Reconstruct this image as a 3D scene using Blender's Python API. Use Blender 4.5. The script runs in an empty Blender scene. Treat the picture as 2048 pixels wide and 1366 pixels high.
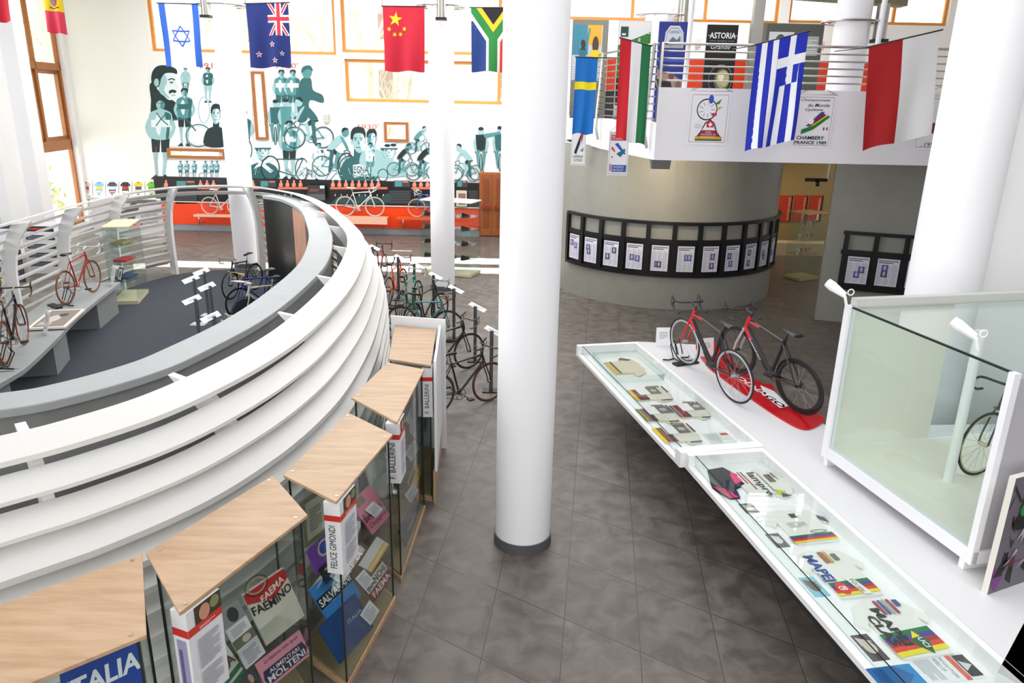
import bpy, bmesh, math, random
from math import radians as R, sin, cos, pi, hypot, atan2
from mathutils import Vector as V, Matrix
random.seed(4)
S = bpy.context.scene
COL = S.collection
# ---------------------------------------------------------------- camera
CAMH = 4.6; FOC = 1500.0; PITCH = R(17.7); ROLL = R(1.2)
_f = V((0, cos(PITCH), -sin(PITCH))); _r0 = V((1, 0, 0)); _u0 = _r0.cross(_f)
_r = _r0*cos(ROLL)+_u0*sin(ROLL); _u = -_r0*sin(ROLL)+_u0*cos(ROLL)
cam = bpy.data.cameras.new('camera'); camo = bpy.data.objects.new('camera', cam); COL.objects.link(camo)
cam.sensor_width = 36; cam.lens = 36*FOC/2048; cam.clip_end = 300; cam.clip_start = .05
m = Matrix((( _r.x, _u.x, -_f.x, 0), (_r.y, _u.y, -_f.y, 0), (_r.z, _u.z, -_f.z, CAMH), (0, 0, 0, 1)))
camo.matrix_world = m; S.camera = camo
# ---------------------------------------------------------------- light, exposure
S.view_settings.view_transform = 'Standard'; S.view_settings.look = 'None'
S.view_settings.exposure = 0.0; S.view_settings.gamma = 1.0
w = bpy.data.worlds.new('sky'); S.world = w; w.use_nodes = True
w.node_tree.nodes['Background'].inputs[0].default_value = (.93, .96, 1, 1)
w.node_tree.nodes['Background'].inputs[1].default_value = 2.6
sun = bpy.data.lights.new('sun', 'SUN'); sun.energy = 26; sun.angle = R(.6); sun.color = (1, .97, .92)
so = bpy.data.objects.new('sun', sun); COL.objects.link(so)
so.rotation_euler = V((.18, -1.0, -1.12)).to_track_quat('-Z', 'Y').to_euler()
def area(name, loc, to, sx, sy, en, col=(1, 1, 1)):
    l = bpy.data.lights.new(name, 'AREA'); l.shape = 'RECTANGLE'; l.size = sx; l.size_y = sy; l.energy = en; l.color = col
    o = bpy.data.objects.new(name, l); COL.objects.link(o); o.location = loc
    o.rotation_euler = (V(to)-V(loc)).to_track_quat('-Z', 'Y').to_euler(); return o
area('ceiling_fill_front', (-2, 6, 8.6), (-2, 6, 0), 12, 9, 330, (1, 1, 1))  # added fill light under the closed ceiling, no opening there
area('ceiling_fill_back', (-3, 19, 8.6), (-3, 19, 0), 16, 9, 1750, (1, 1, 1))  # added fill light over the far half of the hall, unseen
area('daylight_left', (-17, 10, 5), (0, 10, 1.5), 10, 5, 900, (.92, .96, 1))  # added area light strengthening the daylight of the left windows
area('fill_behind', (-3, -6, 4.5), (0, 10, 2.5), 10, 5, 620, (1, .99, .97))  # added fill from behind the camera, the back wall has no window
area('wall_fill_right', (5, 2, 8.6), (8, 9.4, 3.2), 5, 4, 330)  # added only to brighten the white wall by the right column
area('balcony_fill', (6, 21, 8.4), (5, 20, 4), 8, 5, 500, (1, 1, 1))  # added fill above the balcony, standing in for daylight
# ---------------------------------------------------------------- measuring helpers: a pixel of the photograph at a known height or distance
def ray(x, y): return _f*FOC+_r*(x-1024)-_u*(y-683)
def gz(x, y, z=0.0):
    d = ray(x, y); t = (z-CAMH)/d.z; return V((d.x*t, d.y*t, z))
def yd(x, y, Y):
    d = ray(x, y); t = Y/d.y; return V((d.x*t, Y, CAMH+d.z*t))
def hit(x, y, O, n):
    d = ray(x, y); C = V((0, 0, CAMH)); return C+d*((O-C).dot(n)/d.dot(n))
# ---------------------------------------------------------------- materials
MC = {}
def hexc(h):
    h = h.lstrip('#'); c = [int(h[i:i+2], 16)/255 for i in (0, 2, 4)]
    return tuple((v/12.92 if v <= .04045 else ((v+.055)/1.055)**2.4) for v in c)
def mat(h, rough=.5, metal=0., spec=.5, noise=0, nscale=6, name=None, bump=0):
    k = (h, rough, metal, noise, nscale, bump)
    if k in MC: return MC[k]
    mt = bpy.data.materials.new(name or 'paint_'+h.strip('#')); mt.use_nodes = True
    nt = mt.node_tree; b = nt.nodes['Principled BSDF']; c = hexc(h)
    b.inputs['Base Color'].default_value = (*c, 1); b.inputs['Roughness'].default_value = rough; b.inputs['Metallic'].default_value = metal
    b.inputs['Specular IOR Level'].default_value = spec
    if noise or bump:
        tc = nt.nodes.new('ShaderNodeTexCoord'); nz = nt.nodes.new('ShaderNodeTexNoise'); nz.inputs['Scale'].default_value = nscale; nz.inputs['Detail'].default_value = 5
        nt.links.new(tc.outputs['Object'], nz.inputs['Vector'])
        if noise:
            rp = nt.nodes.new('ShaderNodeValToRGB'); rp.color_ramp.elements[0].position = .3; rp.color_ramp.elements[1].position = .7
            rp.color_ramp.elements[0].color = (*[max(0, v*(1-noise)) for v in c], 1); rp.color_ramp.elements[1].color = (*[min(1, v*(1+noise)) for v in c], 1)
            nt.links.new(nz.outputs['Fac'], rp.inputs[0]); nt.links.new(rp.outputs[0], b.inputs['Base Color'])
        if bump:
            bp = nt.nodes.new('ShaderNodeBump'); bp.inputs['Strength'].default_value = bump; bp.inputs['Distance'].default_value = .02
            nt.links.new(nz.outputs['Fac'], bp.inputs['Height']); nt.links.new(bp.outputs[0], b.inputs['Normal'])
    MC[k] = mt; return mt
def glass_mat(name, tint, refl):
    mt = bpy.data.materials.new(name); mt.use_nodes = True; nt = mt.node_tree; nt.nodes.clear()
    o = nt.nodes.new('ShaderNodeOutputMaterial'); t = nt.nodes.new('ShaderNodeBsdfTransparent'); g = nt.nodes.new('ShaderNodeBsdfGlossy')
    t.inputs[0].default_value = (*tint, 1); g.inputs['Roughness'].default_value = .02; g.inputs[0].default_value = (1, 1, 1, 1)
    lw = nt.nodes.new('ShaderNodeLayerWeight'); lw.inputs[0].default_value = .5
    pw_ = nt.nodes.new('ShaderNodeMath'); pw_.operation = 'POWER'; pw_.inputs[1].default_value = 4.5; nt.links.new(lw.outputs['Facing'], pw_.inputs[0])
    mu = nt.nodes.new('ShaderNodeMath'); mu.operation = 'MULTIPLY_ADD'; mu.inputs[1].default_value = .7*refl; mu.inputs[2].default_value = .02; nt.links.new(pw_.outputs[0], mu.inputs[0])
    mx = nt.nodes.new('ShaderNodeMixShader'); nt.links.new(mu.outputs[0], mx.inputs[0])
    nt.links.new(t.outputs[0], mx.inputs[1]); nt.links.new(g.outputs[0], mx.inputs[2]); nt.links.new(mx.outputs[0], o.inputs[0]); return mt
GLASS = glass_mat('clear_glass', (.965, .985, .975), .8)
GREENGLASS = glass_mat('greenish_glass', (.935, .972, .96), .8)
WHITE = mat('#f6f6f8', .5); WALLW = mat('#efefee', .8, noise=.02, nscale=1.5); CREAM = mat('#f3f2ec', .8)
SLAT = mat('#e2e1de', .45); STEEL = mat('#b9b7b0', .25, 1.0); BLACK = mat('#0b0b0c', .4); DARK = mat('#1c1d20', .5)
CONC = mat('#8f9090', .55, noise=.08, nscale=5); GREYW = mat('#95948c', .3, noise=.04, nscale=3)
ORANGE = mat('#ee4207', .35); FRAME = mat('#a8642a', .45, noise=.1, nscale=12); GREY = mat('#8a8d90', .5)
def wood_mat():
    mt = bpy.data.materials.new('pale_beech'); mt.use_nodes = True; nt = mt.node_tree; b = nt.nodes['Principled BSDF']; b.inputs['Roughness'].default_value = .4
    tc = nt.nodes.new('ShaderNodeTexCoord'); mp = nt.nodes.new('ShaderNodeMapping'); mp.inputs['Scale'].default_value = (1.2, 9, 3); mp.inputs['Rotation'].default_value = (0, 0, 1.1)
    nz = nt.nodes.new('ShaderNodeTexNoise'); nz.inputs['Scale'].default_value = 2.2; nz.inputs['Detail'].default_value = 7
    rp = nt.nodes.new('ShaderNodeValToRGB'); rp.color_ramp.elements[0].position = .3; rp.color_ramp.elements[1].position = .72
    rp.color_ramp.elements[0].color = (*hexc('#b5926f'), 1); rp.color_ramp.elements[1].color = (*hexc('#cdad8b'), 1)
    nt.links.new(tc.outputs['Object'], mp.inputs[0]); nt.links.new(mp.outputs[0], nz.inputs['Vector']); nt.links.new(nz.outputs[0], rp.inputs[0]); nt.links.new(rp.outputs[0], b.inputs['Base Color']); return mt
WOOD = wood_mat()
def floor_mat():
    mt = bpy.data.materials.new('grey_slate_tiles'); mt.use_nodes = True; nt = mt.node_tree; N = nt.nodes.new; L = nt.links.new
    b = nt.nodes['Principled BSDF']; tc = N('ShaderNodeTexCoord')
    # lattice e1=(.645,-.425) e2=(.108,.975)
    d = .645*.975+.425*.108
    def dot(a, c, off):
        v = N('ShaderNodeVectorMath'); v.operation = 'DOT_PRODUCT'; v.inputs[1].default_value = (a, c, 0); L(tc.outputs['Object'], v.inputs[0])
        m_ = N('ShaderNodeMath'); m_.operation = 'ADD'; m_.inputs[1].default_value = off; L(v.outputs['Value'], m_.inputs[0])
        fr = N('ShaderNodeMath'); fr.operation = 'FRACT'; L(m_.outputs[0], fr.inputs[0])
        fl = N('ShaderNodeMath'); fl.operation = 'FLOOR'; L(m_.outputs[0], fl.inputs[0])
        a_ = N('ShaderNodeMath'); a_.operation = 'SUBTRACT'; a_.inputs[1].default_value = .5; L(fr.outputs[0], a_.inputs[0])
        b_ = N('ShaderNodeMath'); b_.operation = 'ABSOLUTE'; L(a_.outputs[0], b_.inputs[0])
        g_ = N('ShaderNodeMath'); g_.operation = 'GREATER_THAN'; g_.inputs[1].default_value = .4925; L(b_.outputs[0], g_.inputs[0])
        return g_, fl
    ax, ay = .975/d, -.108/d; bx, by = .425/d, .645/d
    x0, y0 = -.10, 6.33
    g1, f1 = dot(ax, ay, -(ax*x0+ay*y0)+50); g2, f2 = dot(bx, by, -(bx*x0+by*y0)+50)
    mxg = N('ShaderNodeMath'); mxg.operation = 'MAXIMUM'; L(g1.outputs[0], mxg.inputs[0]); L(g2.outputs[0], mxg.inputs[1])
    cb = N('ShaderNodeCombineXYZ'); L(f1.outputs[0], cb.inputs[0]); L(f2.outputs[0], cb.inputs[1])
    wn = N('ShaderNodeTexWhiteNoise'); L(cb.outputs[0], wn.inputs[0])
    nz = N('ShaderNodeTexNoise'); nz.inputs['Scale'].default_value = 4.5; nz.inputs['Detail'].default_value = 10; nz.inputs['Distortion'].default_value = .6; L(tc.outputs['Object'], nz.inputs[0])
    rp = N('ShaderNodeValToRGB'); rp.color_ramp.elements[0].position = .33; rp.color_ramp.elements[1].position = .72
    rp.color_ramp.elements[0].color = (*hexc('#585049'), 1); rp.color_ramp.elements[1].color = (*hexc('#7c746e'), 1); L(nz.outputs[0], rp.inputs[0])
    hs = N('ShaderNodeHueSaturation'); L(rp.outputs[0], hs.inputs['Color'])
    mr = N('ShaderNodeMapRange'); mr.inputs[3].default_value = .88; mr.inputs[4].default_value = 1.1; L(wn.outputs['Value'], mr.inputs[0]); L(mr.outputs[0], hs.inputs['Value'])
    mix = N('ShaderNodeMix'); mix.data_type = 'RGBA'; L(mxg.outputs[0], mix.inputs[0]); L(hs.outputs[0], mix.inputs[6]); mix.inputs[7].default_value = (*hexc('#4a4643'), 1)
    L(mix.outputs[2], b.inputs['Base Color'])
    r2 = N('ShaderNodeMapRange'); r2.inputs[3].default_value = .32; r2.inputs[4].default_value = .55; L(nz.outputs[0], r2.inputs[0]); L(r2.outputs[0], b.inputs['Roughness'])
    bp = N('ShaderNodeBump'); bp.inputs['Strength'].default_value = .12; bp.inputs['Distance'].default_value = .02; L(nz.outputs[0], bp.inputs['Height']); L(bp.outputs[0], b.inputs['Normal'])
    return mt
# ---------------------------------------------------------------- mesh helpers
def tag(o, label=None, cat=None, group=None, kind=None):
    if label: o['label'] = label
    if cat: o['category'] = cat
    if group: o['group'] = group
    if kind: o['kind'] = kind
    return o
def thing(name, label, cat, loc=(0, 0, 0), rz=0, group=None, rx=0, ry=0):
    o = bpy.data.objects.new(name, None); COL.objects.link(o); o.location = loc; o.rotation_euler = (rx, ry, rz); o.empty_display_size = .1
    return tag(o, label, cat, group)
class MB:
    def __init__(s): s.b = bmesh.new(); s.smooth = []
    def face(s, vs, mi=0):
        try:
            f = s.b.faces.new([s.b.verts.new(v) for v in vs]); f.material_index = mi; return f
        except ValueError: pass
    def hexa(s, p, mi=0):
        v = [s.b.verts.new(q) for q in p]
        for i in ((0, 3, 2, 1), (4, 5, 6, 7), (0, 1, 5, 4), (1, 2, 6, 5), (2, 3, 7, 6), (3, 0, 4, 7)):
            f = s.b.faces.new([v[k] for k in i]); f.material_index = mi
        return s
    def box(s, x0, x1, y0, y1, z0, z1, mi=0):
        return s.hexa([(x0, y0, z0), (x1, y0, z0), (x1, y1, z0), (x0, y1, z0), (x0, y0, z1), (x1, y0, z1), (x1, y1, z1), (x0, y1, z1)], mi)
    def prism(s, pts, z0, z1, mi=0):
        n = len(pts); lo = [s.b.verts.new((p[0], p[1], z0)) for p in pts]; hi = [s.b.verts.new((p[0], p[1], z1)) for p in pts]
        fs = [s.b.faces.new(lo[::-1]), s.b.faces.new(hi)]+[s.b.faces.new((lo[i], lo[(i+1) % n], hi[(i+1) % n], hi[i])) for i in range(n)]
        for f in fs: f.material_index = mi
        return s
    def slab(s, O, U, Vv, t, mi=0):
        "rectangle O,U,V thickened by vector t"
        O, U, Vv, t = V(O), V(U), V(Vv), V(t)
        return s.hexa([O, O+U, O+U+Vv, O+Vv, O+t, O+U+t, O+U+Vv+t, O+Vv+t], mi)
    def tube(s, pts, r, n=8, mi=0, closed=False, cap=True, r1=None):
        pts = [V(p) for p in pts]; N = len(pts); rings = []
        up = None
        for i, p in enumerate(pts):
            if closed: d = pts[(i+1) % N]-pts[i-1]
            else: d = pts[min(i+1, N-1)]-pts[max(i-1, 0)]
            d.normalize()
            if up is None:
                up = V((0, 0, 1)) if abs(d.z) < .9 else V((1, 0, 0))
            a = d.cross(up).normalized(); bb = a.cross(d).normalized(); up = bb
            rr = r if r1 is None else r+(r1-r)*i/max(1, N-1)
            if isinstance(r, (list, tuple)): rr = r[i]
            rings.append([s.b.verts.new(p+a*(cos(2*pi*k/n)*rr)+bb*(sin(2*pi*k/n)*rr)) for k in range(n)])
        for i in range(N if closed else N-1):
            A, B = rings[i], rings[(i+1) % N]
            for k in range(n):
                f = s.b.faces.new((A[k], A[(k+1) % n], B[(k+1) % n], B[k])); f.material_index = mi; f.smooth = True
        if cap and not closed:
            for rg, rv in ((rings[0], True), (rings[-1], False)):
                f = s.b.faces.new(rg if rv else rg[::-1]); f.material_index = mi
        return s
    def ring(s, c, R_, r, axis='y', n=28, m_=6, mi=0, ry=None):
        c = V(c); pts = []
        for k in range(n):
            a = 2*pi*k/n
            pts.append(c+(V((cos(a)*R_, 0, sin(a)*R_)) if axis == 'y' else V((cos(a)*R_, sin(a)*R_, 0)) if axis == 'z' else V((0, cos(a)*R_, sin(a)*R_))))
        rings = []
        ax = {'y': V((0, 1, 0)), 'z': V((0, 0, 1)), 'x': V((1, 0, 0))}[axis]; ry = ry or r
        for p in pts:
            o_ = (p-c).normalized(); rings.append([s.b.verts.new(p+o_*(cos(2*pi*j/m_)*r)+ax*(sin(2*pi*j/m_)*ry)) for j in range(m_)])
        for i in range(n):
            A, B = rings[i], rings[(i+1) % n]
            for j in range(m_):
                f = s.b.faces.new((A[j], A[(j+1) % m_], B[(j+1) % m_], B[j])); f.material_index = mi; f.smooth = True
        return s
    def lathe(s, prof, c=(0, 0, 0), n=32, mi=0):
        c = V(c); rings = [[s.b.verts.new(c+V((cos(2*pi*k/n)*r, sin(2*pi*k/n)*r, z))) for k in range(n)] for r, z in prof]
        for A, B in zip(rings, rings[1:]):
            for k in range(n):
                f = s.b.faces.new((A[k], A[(k+1) % n], B[(k+1) % n], B[k])); f.material_index = mi; f.smooth = True
        return s
    def cyl(s, c, r, z0, z1, n=32, mi=0):
        s.lathe([(r, z0), (r, z1)], (c[0], c[1], 0), n, mi)
        for z in (z0, z1):
            vs = [(c[0]+cos(2*pi*k/n)*r, c[1]+sin(2*pi*k/n)*r, z) for k in range(n)]; s.face(vs if z == z1 else vs[::-1], mi)
        return s
    def build(s, name, mats, parent=None, local=False, loc=None, bevel=0):
        "verts are world coordinates unless local; parented meshes are moved into the parent's frame"
        if not isinstance(mats, (list, tuple)): mats = [mats]
        if parent is not None and not local:
            mw = Matrix.Identity(4); p = parent; chain = []
            while p: chain.append(p); p = p.parent
            for q in reversed(chain): mw = mw @ (Matrix.LocRotScale(q.location, q.rotation_euler, q.scale))
            s.b.transform(mw.inverted())
        if parent is None and loc is None and not local:
            vs = s.b.verts; cx = sum(v.co.x for v in vs)/len(vs); cy = sum(v.co.y for v in vs)/len(vs); loc = (cx, cy, min(v.co.z for v in vs))
        if loc is not None: s.b.transform(Matrix.Translation(-V(loc)))
        bmesh.ops.remove_doubles(s.b, verts=s.b.verts, dist=1e-6)
        bmesh.ops.recalc_face_normals(s.b, faces=s.b.faces)
        for e in s.b.edges:
            if len(e.link_faces) == 2 and e.calc_face_angle(0) > .7: e.smooth = False
        me = bpy.data.meshes.new(name); s.b.to_mesh(me); s.b.free()
        for x in mats: me.materials.append(x)
        o = bpy.data.objects.new(name, me); COL.objects.link(o)
        if loc is not None: o.location = loc
        if parent is not None: o.parent = parent
        if bevel:
            bv = o.modifiers.new('bevel', 'BEVEL'); bv.width = bevel; bv.segments = 2; bv.limit_method = 'ANGLE'
        return o
def struct(name, mb, mats, **k): return tag(mb.build(name, mats, local=True, **k), kind='structure')
# printed artwork on a flat frame O + u*U + v*V (or on a warped cloth)
_txt = {}
def text_geo(body, bold=0, shear=0):
    k = (body, bold, shear)
    if k not in _txt:
        c = bpy.data.curves.new('t', 'FONT'); c.body = body; c.offset = bold; c.shear = shear; c.resolution_u = 2
        o = bpy.data.objects.new('t', c); me = bpy.data.meshes.new_from_object(o)
        vs = [(v.co.x, v.co.y) for v in me.vertices]; fs = [tuple(p.vertices) for p in me.polygons]
        bpy.data.objects.remove(o); bpy.data.curves.remove(c); bpy.data.meshes.remove(me)
        x0 = min(v[0] for v in vs); x1 = max(v[0] for v in vs); y0 = min(v[1] for v in vs); y1 = max(v[1] for v in vs)
        _txt[k] = ([((v[0]-x0)/(x1-x0), (v[1]-y0)/(y1-y0)) for v in vs], fs)
    return _txt[k]
class Art:
    def __init__(s, O=(0, 0, 0), U=(1, 0, 0), Vv=(0, 0, 1), n=None, eps=.0015, rough=.6):
        s.O, s.U, s.V = V(O), V(U), V(Vv); s.n = V(n).normalized() if n is not None else s.U.cross(s.V).normalized(); s.eps = eps
        s.items = []; s.rough = rough; s.lay = 0
    def poly(s, pts, c): s.lay += 1; s.items.append((list(pts), [tuple(range(len(pts)))], c, s.lay)); return s
    def rect(s, x0, y0, x1, y1, c): return s.poly([(x0, y0), (x1, y0), (x1, y1), (x0, y1)], c)
    def ell(s, x, y, rx, ry, c, n=20): return s.poly([(x+rx*cos(2*pi*k/n), y+ry*sin(2*pi*k/n)) for k in range(n)], c)
    def line(s, pts, wd, c, asp=1.0, closed=False):
        s.lay += 1
        if closed: pts = list(pts)+[pts[0]]
        vs = []; fs = []
        for a, b in zip(pts, pts[1:]):
            dx, dy = (b[0]-a[0])*asp, b[1]-a[1]; l = hypot(dx, dy) or 1; nx, ny = -dy/l*wd/2/asp, dx/l*wd/2; k = len(vs)
            vs += [(a[0]+nx, a[1]+ny), (a[0]-nx, a[1]-ny), (b[0]-nx, b[1]-ny), (b[0]+nx, b[1]+ny)]; fs.append((k, k+1, k+2, k+3))
        s.items.append((vs, fs, c, s.lay)); return s
    def circ(s, x, y, rx, ry, wd, c, n=24, asp=1.0): return s.line([(x+rx*cos(2*pi*k/n), y+ry*sin(2*pi*k/n)) for k in range(n)], wd, c, asp, True)
    def star(s, x, y, r, c, asp=1.0, rot=0, k=.4):
        return s.poly([(x+(r if i % 2 == 0 else r*k)*sin(2*pi*i/10+rot)/asp, y+(r if i % 2 == 0 else r*k)*cos(2*pi*i/10+rot)) for i in range(10)], c)
    def text(s, t, x0, y0, x1, y1, c, bold=.0, shear=0, fn=None):
        vs, fs = text_geo(t, bold, shear); s.lay += 1
        p = [(x0+(x1-x0)*v[0], y0+(y1-y0)*v[1]) for v in vs]
        if fn: p = [fn(*q) for q in p]
        s.items.append((p, fs, c, s.lay)); return s
    def lines(s, x0, y0, x1, y1, n, c, fill=.45):
        "rows of small print"
        s.lay += 1; vs = []; fs = []; h = (y1-y0)/n
        for i in range(n):
            e = x1-(x1-x0)*(.35 if i % 5 == 0 else random.random()*.06); y = y0+i*h; k = len(vs)
            vs += [(x0, y), (e, y), (e, y+h*fill), (x0, y+h*fill)]; fs.append((k, k+1, k+2, k+3))
        s.items.append((vs, fs, c, s.lay)); return s
    def build(s, name, parent=None, warp=None, both=False, cuts=0, base=None):
        mats = []; idx = {}; mb = MB(); bm = mb.b; e_ = min(s.eps, getattr(s, 'cap', .015)/max(1, s.lay))
        for sgn in ((1, -1) if both else (1,)):
            for pts, fs, c, lay in s.items:
                if c not in idx: idx[c] = len(mats); mats.append(mat(c, s.rough) if isinstance(c, str) else c)
                t = bmesh.new(); vv = [t.verts.new((p[0], p[1], 0)) for p in pts]
                for f in fs:
                    try: t.faces.new([vv[i] for i in f])
                    except ValueError: pass
                if cuts:
                    for i in range(1, cuts):
                        for nrm in ((1, 0, 0), (0, 1, 0)):
                            bmesh.ops.bisect_plane(t, geom=t.verts[:]+t.edges[:]+t.faces[:], plane_co=V(nrm)*(i/cuts), plane_no=nrm)
                t.verts.index_update(); m_ = []
                for v in t.verts:
                    u, q = v.co.x, v.co.y
                    P = warp(u, q) if warp else s.O+s.U*u+s.V*q
                    m_.append(bm.verts.new(P+s.n*(e_*lay*sgn)))
                for f in t.faces:
                    try:
                        g = bm.faces.new([m_[v.index] for v in f.verts]); g.material_index = idx[c]; g.smooth = bool(warp)
                    except ValueError: pass
                t.free()
        if base:   # solid backing of given thickness behind the print
            bmat, th, x0, y0, x1, y1 = base
            mats.append(bmat); mb.slab(s.O+s.U*x0+s.V*y0-s.n*th, s.U*(x1-x0), s.V*(y1-y0), s.n*th, len(mats)-1)
        # no normal recalculation problems: flat prints are seen from both sides
        return mb.build(name, mats, parent)
def spline(pts, n=8, closed=False):
    P = [V(p) for p in pts]; N = len(P); out = []
    for i in range(N if closed else N-1):
        g = lambda k: P[k % N] if closed else P[max(0, min(N-1, k))]
        a, b, c, d = g(i-1), g(i), g(i+1), g(i+2)
        for j in range(n):
            t = j/n; out.append(.5*((2*b)+(c-a)*t+(2*a-5*b+4*c-d)*t*t+(3*b-a-3*c+d)*t**3))
    if not closed: out.append(P[-1])
    return out
def walled(x0, x1, z0, z1, holes, y0, y1):
    "wall in the XZ plane with rectangular openings"
    mb = MB(); xs = sorted({x0, x1, *[h[0] for h in holes], *[h[1] for h in holes]}); zs = sorted({z0, z1, *[h[2] for h in holes], *[h[3] for h in holes]})
    for a, b in zip(xs, xs[1:]):
        run = None
        for c, d in zip(zs, zs[1:]):
            inh = any(h[0] <= (a+b)/2 <= h[1] and h[2] <= (c+d)/2 <= h[3] for h in holes) or a < x0 or b > x1
            if inh:
                if run: mb.box(a, b, y0, y1, *run); run = None
            else: run = (run[0], d) if run else (c, d)
        if run: mb.box(a, b, y0, y1, *run)
    return mb
# ================================================================ room shell
FY = 26.8
fl = MB(); fl.box(-26, 16, -8, 30, -.3, 0); struct('floor', fl, floor_mat())
WZ = 8.4
def fx(x, y=200): return yd(x, y, FY).x
def fz(x, y): return yd(x, y, FY).z
holes = [(fx(298, 60), fx(670, 60), fz(480, 106), WZ-.05), (fx(682, 60), fx(1040, 60), fz(850, 108), WZ-.05), (fx(690, 160), fx(1040, 160), fz(850, 206), fz(850, 121)),
         (fx(508, 210), fx(533, 210), fz(520, 279), fz(520, 143)), (fx(336, 305), fx(452, 305), fz(390, 317), fz(390, 297)), (fx(769, 263), fx(817, 263), fz(790, 283), fz(790, 244)),
         (fx(1120, 20), fx(1560, 20), fz(1300, 42), WZ-.05), (fx(1580, 20), fx(1900, 20), fz(1700, 48), WZ-.05)]
struct('wall_far', walled(-15.9, 14.5, 0, WZ+.6, holes, FY, FY+.35), CREAM)
rf = MB(); rf.box(-26, 16, -8, FY+1.9, WZ+.6, WZ+.9); struct('ceiling', rf, WHITE)  # unseen overhang past the far wall, added to cut the sun patch short
struct('wall_left', walled(-8, 23, 0, 9, [(-6, 0, .8, 8), (1, 8, .8, 8), (9, 15, .8, 8)], -.3, 0), WALLW, loc=None).matrix_world = Matrix.Translation((-19.5, 0, 0)) @ Matrix.Rotation(pi/2, 4, 'Z')
b = MB(); b.box(-26, 16, -8.3, -8, 0, 9); struct('wall_back', b, WALLW)
b = MB(); b.box(14.5, 14.8, -8, 30, 0, 9); struct('wall_right', b, WALLW)
# frames and panes
def window(n, x0, x1, z0, z1, bars=(), hbars=(), th=.07, y=FY, inset=.04, m=FRAME):
    f = MB(); ya, yb = y+inset, y+inset+.1
    for a, b_, c, d in ((x0, x1, z0, z0+th), (x0, x1, z1-th, z1), (x0, x0+th, z0+th, z1-th), (x1-th, x1, z0+th, z1-th)): f.box(a, b_, ya, yb if inset > -.1 else y+.25, c, d)
    for bx in bars: f.box(bx-th/2, bx+th/2, ya, yb, z0+th, z1-th)
    for bz in hbars: f.box(x0, x1, ya, yb, bz-th/2, bz+th/2)
    o = struct('window_%d' % n, f, m); p = MB(); p.box(x0+th, x1-th, ya+.045, ya+.055, z0+th, z1-th); p.build('pane', GLASS, o); return o
WINF = mat('#d98f3c', .45)
for i, h in enumerate(holes):
    bars = [fx(1000, 60)] if i in (1,) else [fx(998, 160)] if i == 2 else [h[0]+(h[1]-h[0])*k/3 for k in (1, 2)] if i >= 6 else []
    window(i+1, h[0], h[1], h[2], h[3], bars, [], .09 if i in (3, 5) else .1, m=(FRAME if i in (3, 4, 5) else WINF), inset=-.09 if i in (3, 4, 5) else .12)
# reveal-coloured wood surround of the three small windows
# left side wall with its tall window, running back to the far corner
ang = atan2(1, -.129)
lw = walled(0, 5.4, 0, 9, [(.3, 3.9, .25, WZ-.2)], 0, .3)
o = struct('wall_side', lw, WALLW); MLW = Matrix.Translation((-15.45, FY+.05, 0)) @ Matrix.Rotation(-pi/2+.129, 4, 'Z') @ Matrix.Scale(1, 4); o.matrix_world = MLW
def lwpt(t, z, d=0): return MLW @ V((t, d, z))
zz = [.25, 1.05+1.0, 0, 0]
def zat(x, y, t):
    p = lwpt(t, 0); d = ray(x, y); return CAMH+d.z*(hypot(p.x, p.y)/hypot(d.x, d.y))
za, zb, zc, zd = zat(146, 298, .4), zat(146, 278, .4), zat(130, 142, .4), zat(130, 128, .4)
f = MB()
def fbar(t0, t1, z0, z1, d0=.02, d1=.14): f.box(t0, t1, d0, d1, z0, z1)
fbar(.3, .42, .25, 8.2); fbar(3.78, 3.9, .25, 8.2); fbar(.3, 3.9, za, zb); fbar(.3, 3.9, zc, zd); fbar(.3, 3.9, 8.05, 8.2); fbar(.3, 3.9, .25, .35)
fbar(2.02, 2.14, zb, 8.2); fbar(3.2, 3.3, zd, 8.2)
for t0, t1 in ((.42, 2.02), (2.14, 3.78)):       # opening sashes
    for a in ((t0, t0+.12, zb, zc), (t1-.12, t1, zb, zc), (t0, t1, zb, zb+.12), (t0, t1, zc-.12, zc)): fbar(*a, -.02, .1)
w9 = struct('window_9', f, FRAME); w9.matrix_world = MLW
p = MB(); p.box(.42, 3.78, .09, .1, .35, 8.05); pn = p.build('pane', GLASS, None, local=True); pn.parent = w9
h_ = MB(); h_.box(1.1, 1.4, -.07, -.02, zc-.1, zc-.02); h_.box(1.1, 1.4, -.07, -.02, zb+.02, zb+.1); ho = h_.build('window_handle', STEEL, None, local=True); ho.parent = w9
# near pier on the left carrying a poster
px1 = yd(84, 400, 22.6).x
b = MB(); b.box(-20, px1, 22.6, 23.1, 0, 9); struct('wall_pier', b, WHITE)
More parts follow.
